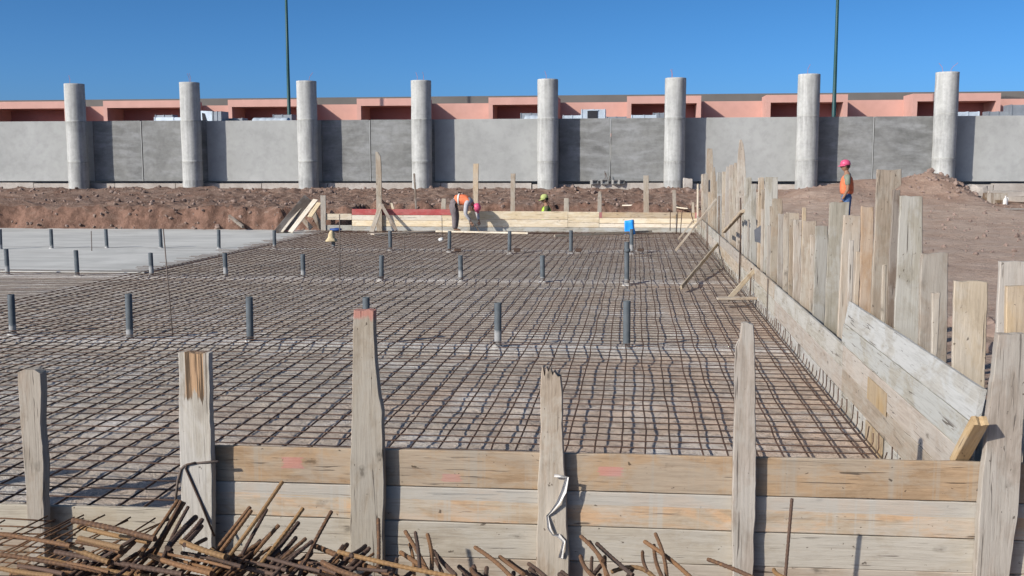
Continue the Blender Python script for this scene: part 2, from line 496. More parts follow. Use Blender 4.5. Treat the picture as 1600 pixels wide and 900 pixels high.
SILVER = plain("reflective_band", (0.62, 0.60, 0.55), 0.5)
LIMECAP = plain("lime_cap_fabric", (0.42, 0.46, 0.17), 0.8, 0, 0.15, 12)
GREYSHIRT = plain("grey_green_shirt", (0.20, 0.22, 0.17), 0.9, 0, 0.15, 12)
WHITESHIRT = plain("pale_shirt", (0.38, 0.37, 0.38), 0.9, 0, 0.12, 12)
DARKSHIRT = plain("dark_olive_shirt", (0.10, 0.10, 0.05), 0.9, 0, 0.15, 12)
JEANS = plain("blue_jeans", (0.07, 0.13, 0.26), 0.9, 0, 0.2, 12)
GREYTROUSER = plain("grey_brown_trousers", (0.16, 0.135, 0.135), 0.9, 0, 0.15, 10)
BOOT = plain("brown_boot", (0.05, 0.035, 0.025), 0.7)


# ------------------------------------------------------------------ object helpers
def link(name, me, mat=None, parent=None, loc=None, rot=None):
    o = bpy.data.objects.new(name, me)
    COL.objects.link(o)
    if mat is not None:
        me.materials.append(mat)
    if loc is not None:
        o.location = loc
    if rot is not None:
        o.rotation_euler = rot
    if parent is not None:
        o.parent = parent
    return o


def from_bm(name, bm, mat=None, parent=None, loc=None, rot=None, smooth=False):
    bmesh.ops.recalc_face_normals(bm, faces=bm.faces)
    me = bpy.data.meshes.new(name)
    bm.to_mesh(me)
    bm.free()
    if smooth:
        for p in me.polygons:
            p.use_smooth = True
    return link(name, me, mat, parent, loc, rot)


def tag(o, label, cat, group=None):
    o['label'] = label
    o['category'] = cat
    if group:
        o['group'] = group
    return o


def thing(name, label, cat, loc=(0, 0, 0), rotz=0.0, group=None):
    o = bpy.data.objects.new(name, None)
    COL.objects.link(o)
    o.location = loc
    o.rotation_euler = (0, 0, rotz)
    o.empty_display_size = 0.1
    return tag(o, label, cat, group)


def struct(o, kind='structure'):
    o['kind'] = kind
    return o


def box(bm, x0, x1, y0, y1, z0, z1):
    vv = [bm.verts.new(p) for p in ((x0, y0, z0), (x1, y0, z0), (x1, y1, z0), (x0, y1, z0), (x0, y0, z1), (x1, y0, z1), (x1, y1, z1), (x0, y1, z1))]
    for f in ((0, 3, 2, 1), (4, 5, 6, 7), (0, 1, 5, 4), (1, 2, 6, 5), (2, 3, 7, 6), (3, 0, 4, 7)):
        bm.faces.new([vv[i] for i in f])
    return vv


def boxobj(name, dims, mat, parent=None, loc=None, rot=None, bev=0.0):
    bm = bmesh.new()
    box(bm, *dims)
    if bev:
        bmesh.ops.bevel(bm, geom=bm.edges[:], offset=bev, segments=2, affect='EDGES')
    return from_bm(name, bm, mat, parent, loc, rot)


def tube(bm, pts, rad, sides=6, cap=True, rib=None):
    pts = [Vector(p) for p in pts]
    rings = []
    prev = None
    for i, p in enumerate(pts):
        d = (pts[min(i + 1, len(pts) - 1)] - pts[max(i - 1, 0)]).normalized()
        if prev is None:
            a = d.cross(Vector((0, 0, 1)) if abs(d.z) < 0.9 else Vector((1, 0, 0))).normalized()
        else:
            a = (prev - d * prev.dot(d)).normalized()
        prev = a
        b = d.cross(a)
        r = rad(i) if callable(rad) else rad
        rings.append([bm.verts.new(p + (a * math.cos(t) + b * math.sin(t)) * r) for t in (2 * math.pi * k / sides for k in range(sides))])
    for r0, r1 in zip(rings, rings[1:]):
        for k in range(sides):
            bm.faces.new((r0[k], r0[(k + 1) % sides], r1[(k + 1) % sides], r1[k]))
    if cap:
        bm.faces.new(rings[0][::-1])
        bm.faces.new(rings[-1])
    return rings


def lathe(bm, prof, sides=24, cap=True):
    rings = [[bm.verts.new((r * math.cos(2 * math.pi * k / sides), r * math.sin(2 * math.pi * k / sides), z)) for k in range(sides)] for r, z in prof]
    for r0, r1 in zip(rings, rings[1:]):
        for k in range(sides):
            bm.faces.new((r0[k], r0[(k + 1) % sides], r1[(k + 1) % sides], r1[k]))
    if cap:
        bm.faces.new(rings[0][::-1])
        bm.faces.new(rings[-1])
    return rings


def plank_bm(rows, t, seed, rag=0.006, jag=0.012, nc=5, ch=0.004, step=0.07, bow=0.004):
    """rows: (height, left, right) outline from low to high; a real board t thick, worn edges and a ragged top"""
    rn = random.Random(seed)
    rows = sorted(rows)
    zs = []
    z = rows[0][0]
    top = rows[-1][0]
    L = top - z
    n = max(3, int(L / step))
    zs = [rows[0][0] + L * i / n for i in range(n + 1)]

    def at(z):
        for (z0, a0, b0), (z1, a1, b1) in zip(rows, rows[1:]):
            if z <= z1 + 1e-9:
                k = (z - z0) / max(z1 - z0, 1e-6)
                return a0 + (a1 - a0) * k, b0 + (b1 - b0) * k
        return rows[-1][1:]
    bm = bmesh.new()
    rings = []
    s = rn.random() * 100
    tops = [rn.uniform(-jag, jag * 0.3) for _ in range(nc)]
    for i, z in enumerate(zs):
        a, b = at(z)
        a += rag * noise.noise(Vector((s, z * 5, 0))) + rag * 0.5 * noise.noise(Vector((s, z * 21, 3)))
        b += rag * noise.noise(Vector((s, z * 5, 9))) + rag * 0.5 * noise.noise(Vector((s, z * 21, 6)))
        bw = bow * noise.noise(Vector((s + 5, z * 1.5, 2)))
        tt = t * (1 + 0.12 * noise.noise(Vector((s, z * 2, 4))))
        us = [a + ch + (b - a - 2 * ch) * k / (nc - 1) for k in range(nc)]
        last = i == len(zs) - 1
        ring = [(u, bw, z + (tops[k] if last else 0)) for k, u in enumerate(us)]
        zz = z + (tops[-1] if last else 0)
        za = z + (tops[0] if last else 0)
        ring += [(b, bw + ch, zz), (b, bw + tt - ch, zz)]
        ring += [(u, bw + tt, z + (tops[nc - 1 - k] * 0.7 if last else 0)) for k, u in enumerate(us[::-1])]
        ring += [(a, bw + tt - ch, za), (a, bw + ch, za)]
        rings.append([bm.verts.new(p) for p in ring])
    m = len(rings[0])
    for r0, r1 in zip(rings, rings[1:]):
        for k in range(m):
            bm.faces.new((r0[k], r0[(k + 1) % m], r1[(k + 1) % m], r1[k]))
    for rg, flip in ((rings[-1], False), (rings[0], True)):
        fr, bk = rg[:nc], rg[nc + 2:nc + 2 + nc][::-1]
        for k in range(nc - 1):
            f = (fr[k], fr[k + 1], bk[k + 1], bk[k])
            bm.faces.new(f[::-1] if flip else f)
        e1 = (fr[-1], rg[nc], rg[nc + 1], bk[-1])
        e0 = (fr[0], bk[0], rg[-2], rg[-1])
        for f in (e1, e0):
            bm.faces.new(f[::-1] if flip else f)
    return bm


def board(name, p0, p1, wdir, w, t, mat, parent=None, seed=0, rag=0.004, jag=0.006, step=0.15, bow=0.004):
    """board whose grain runs p0 -> p1; wdir = direction of its width"""
    p0, p1 = Vector(p0), Vector(p1)
    zax = (p1 - p0)
    L = zax.length
    zax.normalize()
    xax = (Vector(wdir) - zax * Vector(wdir).dot(zax)).normalized()
    yax = zax.cross(xax)
    bm = plank_bm([(0, 0, w), (L, 0, w)], t, seed, rag, jag, step=step, bow=bow)
    o = from_bm(name, bm, mat)
    M = Matrix((xax, yax, zax)).transposed().to_4x4()
    M.translation = p0
    o.matrix_world = M
    if parent is not None:
        bpy.context.view_layer.update()
        o.parent = parent
        o.matrix_parent_inverse = Matrix.Identity(4)
        o.matrix_basis = parent_inv(parent) @ M
    return o


def parent_inv(p):
    return (Matrix.Translation(p.location) @ p.rotation_euler.to_matrix().to_4x4()).inverted()


# ------------------------------------------------------------------ ground
INX = 1.68                  # inner face of the right form
def sm(a, b, x):
    k = min(1, max(0, (x - a) / (b - a)))
    return k * k * (3 - 2 * k)


def ground_z(x, y):
    n = fbm(x * 0.8, y * 0.8)
    # outside level, rising toward the wall
    out = 0.28 + 0.62 * sm(27, 42, y)
    out += 0.035 * fbm(x * 0.5, y * 0.5, 3) + 0.02 * fbm(x * 3, y * 3, 5)
    if x > 3:
        out += 0.50 * math.exp(-((x - 8.3) / 2.1) ** 2 - ((y - 39.5) / 2.0) ** 2)
        out += 0.60 * math.exp(-((x - 10.7) / 1.25) ** 2 - ((y - 39.6) / 1.8) ** 2)
        out += 0.30 * math.exp(-((x - 6.3) / 1.3) ** 2 - ((y - 37.0) / 1.5) ** 2)
        out -= 0.46 * sm(11.2, 12.6, x) * sm(31, 38, y)
        out += 0.07 * max(0, fbm(x * 1.5, y * 1.5, 8)) * sm(30, 38, y)
    if x < 4:
        k = sm(4, 1.5, x)
        bank = 0.68 + 0.16 * sm(33, 42, y) + 0.13 * math.exp(-((y - 41.0) / 1.6) ** 2) * (1 + 1.2 * fbm(x * 0.7, y * 0.9, 2))
        bank += 0.07 * fbm(x * 1.1, y * 1.4, 7) + 0.10 * fbm(x * 3.5, y * 3.5, 1, 5) + 0.15 * math.exp(-((y - 33.2) / 0.7) ** 2) * (0.3 + fbm(x * 1.3, y, 4))
        out = out * (1 - k) + bank * k if y > 30 else out
    if y > 45.5:
        return 1.0
    # pit
    pit = -0.09
    edge = 30.85 if x < -8.4 else 32.3
    edge += 0.22 * fbm(x * 0.9, 0, 11) + 0.10 * fbm(x * 3.2, y * 1.2, 12)
    if x < INX + 0.45 and 5.35 < y:
        back = sm(edge - 0.05, edge + 0.42, y) if x < -8.4 else sm(edge - 0.05, edge + 0.7, y)
        side = sm(INX + 0.02, INX + 0.40, x) if y < 31 else 0
        k = max(back, side)
        z = pit * (1 - k) + out * k
        if 0 < k < 1 and back > 0:
            z += 0.16 * fbm(x * 2.4, y * 2.4, 21) + 0.13 * fbm(x * 6, y * 6, 22)
        if k == 0 and y > 30.3:
            z += 0.04 + 0.08 * max(0, n) if x > -8.4 else 0
        return z
    if y <= 5.35:
        near = -0.30 + 0.02 * n + 0.38 * sm(4.72, 4.35, y)
        k = sm(INX + 0.1, INX + 1.2, x)
        return near * (1 - k) + max(near, 0.22 + 0.02 * n) * k
    return out


def frange(a, b, s):
    n = max(1, int(round((b - a) / s)))
    return [a + (b - a) * i / n for i in range(n)]


def sheet(name, xs, ys, fz, mat, smooth=True):
    me = bpy.data.meshes.new(name)
    verts = [(x, y, fz(x, y)) for y in ys for x in xs]
    nx = len(xs)
    faces = [(j * nx + i, j * nx + i + 1, (j + 1) * nx + i + 1, (j + 1) * nx + i) for j in range(len(ys) - 1) for i in range(nx - 1)]
    me.from_pydata(verts, [], faces)
    if smooth:
        me.polygons.foreach_set('use_smooth', [True] * len(faces))
    return link(name, me, mat)


xs = [-3000, -800, -250, -90, -60, -45] + frange(-34, -16, 0.3) + frange(-16, 2.4, 0.11) + frange(2.4, 20, 0.16) + [20, 24, 30, 45, 90, 250, 800, 3000]
ys = [-3000, -600, -120, -30, -6, 0, 2, 3.6, 4, 4.3, 4.6, 4.9, 5.2, 5.34, 5.36] + frange(5.6, 30, 0.3) + frange(30, 36, 0.085) + frange(36, 43.5, 0.11) + [43.5, 44, 44.6, 45.4, 45.6, 48, 60, 120, 400, 1200, 3000]
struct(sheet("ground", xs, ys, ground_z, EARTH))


def floor_z(x, y):
    z = 0.008 * fbm(x * 2.2, y * 2.2, 1) + 0.010 * fbm(x * 1.0, y * 1.3, 6) + 0.012 * fbm(x * 9, y * 9, 2, 3)
    for yc in (11.45, 18.0, 24.3):
        d = y + 0.12 * fbm(x, 0, 4) - yc
        z += 0.022 * math.exp(-(d / 0.22) ** 2) - 0.025 * math.exp(-((d + 0.55) / 0.3) ** 2)
    z += 0.018 * sm(-0.6, 1.2, x)
    if x < -8.7 and y > 18.6:
        z *= 0.2
    return max(z, -0.06)


xs = frange(-9.1, -3.6, 0.1) + frange(-3.6, INX - 0.005, 0.055) + [INX - 0.005]
xs = [-30, -24, -20, -17, -15] + frange(-14, -9.1, 0.25) + xs
ys = frange(5.42, 9, 0.045) + frange(9, 14, 0.06) + frange(14, 20, 0.09) + frange(20, 30.2, 0.16) + [30.2]
struct(sheet("concrete_floor", xs, ys, floor_z, FLOOR))

# the finished pale bay at the far left
bm = bmesh.new()
bay = [(-9.05, 18.55), (-9.0, 30.2), (-9.0, 31.0), (-34, 31.0), (-34, 18.2)]
top = [bm.verts.new((x, y, 0.022)) for x, y in bay]
bot = [bm.verts.new((x, y, -0.06)) for x, y in bay]
bm.faces.new(top)
for i in range(5):
    bm.faces.new((top[i], bot[i], bot[(i + 1) % 5], top[(i + 1) % 5]))
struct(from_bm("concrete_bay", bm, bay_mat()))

# loose stones, a scatter nobody could count
bm = bmesh.new()
ico = bmesh.new()
bmesh.ops.create_icosphere(ico, subdivisions=1, radius=1)
iv = [v.co.copy() for v in ico.verts]
ifc = [[v.index for v in f.verts] for f in ico.faces]
ico.free()
for i in range(2700):
    if i < 1500:
        y = rnd.choice((rnd.gauss(40.6, 1.1), rnd.gauss(33.3, 0.5), rnd.uniform(32, 43)))
        x = rnd.uniform(-27, 2.5)
        r = abs(rnd.gauss(0.02, 0.03)) + 0.012
    elif i < 1680:
        x, y, r = rnd.gauss(11.4, 0.9), rnd.gauss(38.9, 0.9), abs(rnd.gauss(0.02, 0.03)) + 0.015
    elif i < 2500:
        x, y, r = rnd.uniform(2.6, 17), rnd.uniform(8, 42), abs(rnd.gauss(0.02, 0.02)) + 0.01
    else:
        x, y, r = rnd.uniform(-20, -8.6), rnd.gauss(30.9, 0.25), abs(rnd.gauss(0.03, 0.02)) + 0.01
    if y > 43.2 or (x < 2.2 and y < 30.7):
        continue
    z = ground_z(x, y) + r * 0.25
    q = Matrix.Rotation(rnd.uniform(0, 6.3), 3, Vector((rnd.gauss(0, 1), rnd.gauss(0, 1), rnd.gauss(0, 1))).normalized())
    sc = Vector((rnd.uniform(0.7, 1.3), rnd.uniform(0.7, 1.3), rnd.uniform(0.5, 1.0))) * r
    vv = []
    for c in iv:
        c = c * (1 + 0.35 * noise.noise(c * 1.7 + Vector((i, 0, 0))))
        c = q @ Vector((c.x * sc.x, c.y * sc.y, c.z * sc.z))
        vv.append(bm.verts.new(c + Vector((x, y, z))))
    for f in ifc:
        bm.faces.new([vv[k] for k in f])
for (px, py, r) in ((1490, 505, 0.10), (1553, 520, 0.13), (1550, 545, 0.09), (1548, 505, 0.07), (1496, 540, 0.06), (1275, 362, 0.14), (1285, 358, 0.1)):
    p = oz(px, py, 0.3)
    vv = [bm.verts.new(Vector((c.x, c.y, c.z * 0.8)) * r * (1 + 0.4 * noise.noise(c * 1.3 + Vector((px, 0, 0)))) + p) for c in iv]
    for f in ifc:
        bm.faces.new([vv[k] for k in f])
struct(from_bm("loose_stones", bm, ROCK), 'stuff')

# ------------------------------------------------------------------ boundary wall and columns
WY = 44.75
colX = [-24.05, -18.88, -13.77, -8.89, -3.633, 1.52, 6.752, 12.01]
colZ = [5.46, 5.465, 5.47, 5.44, 5.435, 5.43, 5.52, 5.54]
wall = thing("boundary_wall", "long grey concrete boundary wall of cast panels behind the row of columns", "wall", (0, WY, 0.9))


def wpanel(x0, x1, mat, z1, lab=None, dy=0.0):
    bm = bmesh.new()
    box(bm, x0, x1, dy, 0.22, 0.34, z1 - 0.9)
    bmesh.ops.bevel(bm, geom=[e for e in bm.edges], offset=0.012, segments=1, affect='EDGES')
    o = from_bm("wall_panel", bm, mat, wall)
    if lab:
        o['label'] = lab
    return o


JO = 0.42   # panel ends behind the shadow of the column
bx = [-40.0] + [x * 1.012 + JO for x in colX] + [28]
jointpx = {1: 222, 3: 578.5, 5: 953.5, 7: 1364}
for i in range(9):
    x0, x1 = bx[i] + 0.006, bx[i + 1] - 0.006
    zt = 3.885 if i < 2 else 3.86
    if i in jointpx:
        xj = oy(jointpx[i], 240, WY).x
        wpanel(x0, xj - 0.03, CONDARK, zt, "darker rough board-marked panel", 0.012)
        wpanel(xj + 0.03, x1, CONDARK, zt, "darker rough board-marked panel", 0.016)
        boxobj("joint_strip", (xj - 0.029, xj + 0.006, -0.004, 0.2, 0.34, zt - 0.92), CONLIGHT, wall)
    else:
        wpanel(x0, x1, CONLIGHT, zt, "smooth pale panel")
bm = bmesh.new()
x = -40
while x < 28:
    x2 = x + rnd.uniform(2.2, 4.5)
    box(bm, x, x2 - 0.03, -0.2 - rnd.uniform(0, 0.05), 0.3, -0.5, 0.25 + rnd.uniform(-0.04, 0.03))
    x = x2
from_bm("footing", bm, CONFOOT, wall)

pos_words = ["far left column, first in the row", "second column from the left, by a pale duct elbow", "third column from the left, just right of a green pole",
             "fourth column from the left, its foot behind a thin dark stick", "fifth column from the left, above the man in the lime vest",
             "sixth column from the left, beside the ragged stake cluster", "seventh column from the left, behind the man in the pink helmet", "last column on the right, its foot behind an earth mound"]
for i, (x, zt) in enumerate(zip(colX, colZ)):
    c = thing("concrete_column", "round grey concrete column, " + pos_words[i], "column", (x * 44.12 / 43.6, 44.12, 0.55), rnd.uniform(0, 6), "round concrete columns before the wall")
    L = zt - 0.55
    rb = 0.425 + (0.01 if i > 5 else 0) + (0.01 if i == 7 else 0)
    prof = [(rb + 0.01, 0)]
    for j in range(1, 60):
        z = L * j / 60
        rr = rb + 0.004 * math.sin(z * 2 + i)
        prof.append((rr, z))
    # cast-ring joints
    for zj in (L - 1.63, L - 3.38):
        prof = [q for q in prof if abs(q[1] - zj) > 0.04]
        prof += [(rb + 0.004, zj - 0.03), (rb + 0.012, zj - 0.012), (rb - 0.03, zj), (rb + 0.008, zj + 0.02), (rb, zj + 0.03)]
    prof += [(rb, L - 0.012), (rb - 0.012, L)]
    prof.sort(key=lambda q: q[1])
    bm = bmesh.new()
    lathe(bm, prof, 40)
    for v in bm.verts:
        nrm = Vector((v.co.x, v.co.y, 0))
        k = noise.noise(Vector((v.co.x * 3, v.co.y * 3, v.co.z * 2 + i * 9)))
        v.co += nrm * 0.012 * k
    o = from_bm("shaft", bm, CONCOL, c, smooth=True)
    for p in o.data.polygons:
        if abs(p.normal.z) > 0.9:
            p.use_smooth = False
    bm = bmesh.new()
    for q in range(2 if i % 2 else 1):
        a = rnd.uniform(0, 6.28)
        sx, sy = 0.2 * math.cos(a), 0.2 * math.sin(a)
        lean = rnd.uniform(-0.35, 0.4)
        tube(bm, [(sx, sy, L - 0.05), (sx + lean * 0.3, sy, L + 0.2), (sx + lean, sy + 0.05, L + 0.36)], 0.007, 5)
    from_bm("starter_bar", bm, plain("pink_starter_steel", (0.45, 0.16, 0.13), 0.7), c)

# concrete lump and blocks at the wall foot
def rough_block(name, lab, cat, px0, px1, py0, py1, Y, depth, mat, group=None, rotz=0.0, hollow=False, amt=0.02):
    a, b = oy(px0, py1, Y), oy(px1, py0, Y)
    bm = bmesh.new()
    wd, ht = b.x - a.x, b.z - a.z
    if hollow:
        k = wd * 0.14
        box(bm, -wd / 2, -wd / 2 + k, 0, depth, 0, ht); box(bm, wd / 2 - k, wd / 2, 0, depth, 0, ht)
        box(bm, -wd / 2 + k + 0.0005, wd / 2 - k - 0.0005, 0, depth, 0, k); box(bm, -wd / 2 + k + 0.0005, wd / 2 - k - 0.0005, 0, depth, ht - k, ht)
        box(bm, -wd / 2 + k + 0.0005, wd / 2 - k - 0.0005, depth * 0.3, depth * 0.36, k + 0.0005, ht - k - 0.0005)
    else:
        box(bm, -wd / 2, wd / 2, 0, depth, -0.1, ht)
        bmesh.ops.subdivide_edges(bm, edges=bm.edges[:], cuts=4, use_grid_fill=True)
        for v in bm.verts:
            v.co += Vector((noise.noise(v.co * 3), noise.noise(v.co * 3 + Vector((9, 0, 0))), noise.noise(v.co * 3 + Vector((0, 9, 0))))) * amt * 2
    o = from_bm(name, bm, mat, None, ((a.x + b.x) / 2, Y, a.z), (0, 0, rotz))
    return tag(o, lab, cat, group)


for k, (q0, q1, q2, rz, lab) in enumerate(((925, 935.5, 281, 0.5, "hollow grey block on the wall footing, leftmost of the four"), (940, 951, 280, 0.25, "hollow grey block with bent bars sticking up behind it"),
                                (958, 967.5, 281, 0.4, "hollow grey block just right of the wall joint"), (967.5, 977, 281, 0.6, "hollow grey block on the footing, rightmost of the four"))):
    rough_block("concrete_block", lab, "block", q0, q1, q2, 288, 44.35, 0.22, CONBLOCK, "hollow blocks on the wall footing", rz, True)
bm = bmesh.new()
for (a, b) in (((945, 284), (945, 267)), ((950, 286), (946, 270)), ((951, 286), (953, 275))):
    p, q = oy(*a, 44.42), oy(*b, 44.45)
    tube(bm, [p, (p + q) / 2 + Vector((0.02, 0, 0)), q], 0.012, 5)
tag(from_bm("bent_bars", bm, RUSTDARK), "small tuft of bent dark bars standing behind the hollow blocks", "steel bars")
rough_block("concrete_slab_piece", "pale flat concrete piece leaning against the sixth column", "concrete piece", 1068, 1082, 279, 306, 43.3, 0.12, CONFOOT, None, 0.2)
rough_block("concrete_lump", "rough pale concrete block lying by the last column", "concrete block", 1511, 1541, 291, 318, 42.6, 0.7, CONFOOT, None, -0.1, False, 0.06)
# low slab and crate at the far right
rough_block("concrete_ledge", "long low concrete ledge along the wall foot at the far right", "ledge", 1545, 1640, 299, 303, 42.4, 1.2, CONFOOT, None, 0, False, 0.02)
t = thing("wooden_crate", "open timber crate panel standing before the concrete ledge", "crate", oy(1542, 322, 41.2))
s = 41.2 / 1650
for (x0, x1, z0, z1) in ((0, 5.5, 0, 19), (6, 7.5, 0, 18.5), (9, 11, 0, 19), (11.2, 29, 9, 19), (11.2, 29, 0, 1.5)):
    boxobj("slat", (x0 * s, x1 * s, 0, 0.03, z0 * s, z1 * s), WOOD, t, None, None, 0.004)
boxobj("back_frame", (0, 29 * s, 0.5, 0.53, 0, 19 * s), WOODDARK, t)
# white jerrycan
p = oy(1570.5, 322, 41.0)
t = thing("jerrycan", "small white plastic jerrycan in front of the timber crate", "jerrycan", p)
bm = bmesh.new()
lathe(bm, [(0.075, 0), (0.085, 0.02), (0.085, 0.22), (0.05, 0.29), (0.028, 0.31), (0.028, 0.35)], 14)
from_bm("body", bm, WHITECLOTH, t, smooth=True)
bm = bmesh.new()
tube(bm, [(0.03, 0, 0.33), (0.09, 0, 0.31), (0.1, 0, 0.25), (0.08, 0, 0.2)], 0.014, 8)
from_bm("handle", bm, WHITECLOTH, t, smooth=True)
bm = bmesh.new()
lathe(bm, [(0.032, 0.345), (0.032, 0.38), (0.02, 0.385)], 12)
from_bm("cap", bm, WHITECLOTH, t)
# a sheet of plywood half buried at the right
o = board("plywood_sheet", oz(1556, 325, 0.60), oz(1593, 325, 0.58), (0.1, -1, -0.05), 0.45, 0.02, WOODPINK, None, 91, jag=0.02)
tag(o, "dusty sheet of plywood lying on the earth slope below the crate", "plywood")

# ------------------------------------------------------------------ building, annex and ducts behind the wall
BY = 62.0
bld = thing("low_building", "long low salmon pink building with porches behind the wall", "building", (0, BY, 1.0))
boxobj("front_wall", (-60, 48, 0.0, 6, 0, 4.48), PINKWALL, bld)
porch = [(-38.62, -33.5), (-31.3, -26.1), (-23.65, -18.94), (-15.97, -12.0), (-8.35, -4.42), (-0.57, 3.5), (7.02, 11.36), (14.77, 19.3), (22.6, 27.0), (-46.4, -41.2)]
for a, b in porch:
    p = bpy.data.objects.new("porch", None)
    COL.objects.link(p)
    p.parent = bld
    p.location = (a, 0, 0)
    wd = b - a
    bm = bmesh.new()
    D = -2.1
    box(bm, 0, wd, D, -0.003, 4.27, 4.68)
    box(bm, 0, 0.24, D, -0.003, 0, 4.27 - 0.002)
    box(bm, wd - 0.24, wd, D, -0.003, 0, 4.27 - 0.002)
    from_bm("porch_frame", bm, PINKWALL, p)
    boxobj("recess_wall", (0.245, wd - 0.245, -0.06, -0.004, 0, 4.26), MAROON, p)
    # small window between this porch and the next
    w_ = boxobj("window", (wd + 0.75, wd + 2.0, -0.05, -0.004, 1.6, 3.42), FRAMEGREY, p)
    boxobj("pane", (wd + 0.82, wd + 1.93, -0.056, -0.052, 1.7, 3.36), GLASS, w_)
boxobj("roof", (-60, 48, 2.0, 14, 4.49, 5.02), GREYROOF, bld)

ann = thing("roof_annex", "low flat service roof hidden behind the concrete wall", "annex", (0, 47.2, 1.0))
boxobj("annex_wall", (-42, 40, 0, 11.5, 0, 2.0), CONLIGHT, ann)
boxobj("roof_deck", (-42.2, 40.2, -0.2, 11.7, 2.003, 2.15), GREYROOF, ann)
AZ = 3.15


def duct_box(name, lab, px0, px1, ytop, Y, depth, mat, ribs=0, group="sheet metal ducts behind the wall"):
    a, b = oy(px0, ytop, Y), oy(px1, ytop, Y)
    t = thing(name, lab, "duct", (a.x, Y, AZ), 0, group)
    wd, ht = b.x - a.x, a.z - AZ
    boxobj("duct_body", (0, wd, 0, depth, 0.3, ht), mat, t, None, None, 0.02)
    n = max(2, int(wd / 1.1))
    for k in range(n + 1):
        x = wd * k / n
        x = min(max(x, 0.03), wd - 0.03)
        boxobj("flange", (x - 0.02, x + 0.02, -0.025, depth + 0.025, 0.28, ht + 0.02), mat, t)
    for k in (0.15, 0.85):
        boxobj("stand", (wd * k - 0.04, wd * k + 0.04, 0.1, depth - 0.1, 0, 0.3), GALVD, t)
    return t, wd, ht


duct_box("air_duct", "long pale ribbed duct left of the second column", 240.5, 301, 183.5, 50, 0.7, GALV)
duct_box("air_duct", "dull grey duct lying behind the pale ribbed one", 242, 270, 180, 52, 0.6, GALVD)
t, wd, ht = duct_box("air_duct", "tall pale duct hood with dark slanted mouth right of the second column", 331.5, 346, 174.5, 50, 0.9, GALVD)
bm = bmesh.new()
vv = [(-0.5, 0, 0.3), (-0.02, 0, 0.3), (-0.02, 0, ht + 0.02), (-0.62, 0, ht + 0.05)]
f0 = [bm.verts.new(v) for v in vv]
f1 = [bm.verts.new((x, 0.9, z)) for x, y, z in vv]
bm.faces.new(f0); bm.faces.new(f1[::-1])
for i in range(4):
    bm.faces.new((f0[i], f1[i], f1[(i + 1) % 4], f0[(i + 1) % 4]))
from_bm("hood", bm, GALV, t)
bm = bmesh.new()
vv = [(-0.47, -0.004, 0.32), (-0.1, -0.004, 0.32), (-0.38, -0.004, ht - 0.08), (-0.52, -0.004, ht - 0.05)]
f0 = [bm.verts.new(v) for v in vv]
f1 = [bm.verts.new((x, -0.02, z)) for x, y, z in vv]
bm.faces.new(f0); bm.faces.new(f1[::-1])
for i in range(4):
    bm.faces.new((f0[i], f1[i], f1[(i + 1) % 4], f0[(i + 1) % 4]))
from_bm("duct_mouth", bm, DUCTSHADE, t)
duct_box("air_duct", "low grey duct with dark sloped side between second and third columns", 349, 379, 185, 51, 0.7, GALVD)
duct_box("air_duct", "dull duct section behind the round duct near the left green pole", 426, 456, 179.5, 53, 0.7, GALVD)


def round_duct(lab, px0, px1, ytop, Y):
    a, b = oy(px0, ytop, Y), oy(px1, ytop, Y)
    ht = a.z - AZ
    t = thing("round_duct", lab, "duct", (a.x, Y, AZ), 0, "sheet metal ducts behind the wall")
    r = 0.42
    wd = b.x - a.x
    bm = bmesh.new()
    n = max(3, int(wd / 0.35))
    prof = []
    for k in range(n):
        z0 = wd * k / n
        prof += [(r - 0.012, z0), (r, z0 + 0.03), (r, z0 + wd / n - 0.03)]
    prof.append((r - 0.012, wd))
    lathe(bm, prof, 28)
    o = from_bm("duct_body", bm, GALV, t, (0, r, ht - r), (0, R(90), 0), True)
    for k in (0.2, 0.8):
        boxobj("stand", (wd * k - 0.05, wd * k + 0.05, r - 0.2, r + 0.2, 0, ht - 2 * r + 0.05), GALVD, t)


round_duct("shiny round duct lying right of the second porch near the left green pole", 392, 447, 183.5, 50)
round_duct("short shiny round duct peeking out left of the fifth column", 819, 847, 179.5, 50)
duct_box("air_duct", "dull duct behind the short shiny round duct", 813, 846, 177, 53, 0.7, GALVD)
duct_box("air_duct", "low pale duct run joining the hood with the square dark opening", 879, 908, 180.5, 50, 0.8, GALV)
t, wd, ht = duct_box("air_duct", "big pale duct hood with a square dark opening", 908, 946, 171, 49.6, 1.0, GALV)
s = wd / 38
boxobj("duct_mouth", (10 * s, 26 * s, -0.03, -0.01, 0.35, ht - 0.07), DUCTSHADE, t)
boxobj("mouth_rim", (9 * s, 27 * s, -0.045, -0.012, ht - 0.06, ht - 0.02), GALV, t)
duct_box("air_duct", "low dull duct lying between the square hood and the sixth column", 947, 979, 182.5, 52, 0.7, GALVD)
duct_box("air_duct", "pale ribbed duct just left of the sixth column", 986, 1026, 180, 50, 0.7, GALV)
duct_box("air_duct", "dull grey duct end beside the sixth column", 1020, 1038, 176.5, 52, 0.7, GALVD)
duct_box("air_duct", "pale duct showing right of the last column", 1494, 1531, 175, 50, 0.8, GALV)
duct_box("air_duct", "dull low duct run right of the last porch", 1544, 1577, 174.5, 50.5, 0.8, GALVD)
duct_box("air_duct", "large blue-grey duct casing at the right edge", 1580, 1625, 164, 50, 1.0, GALVD)

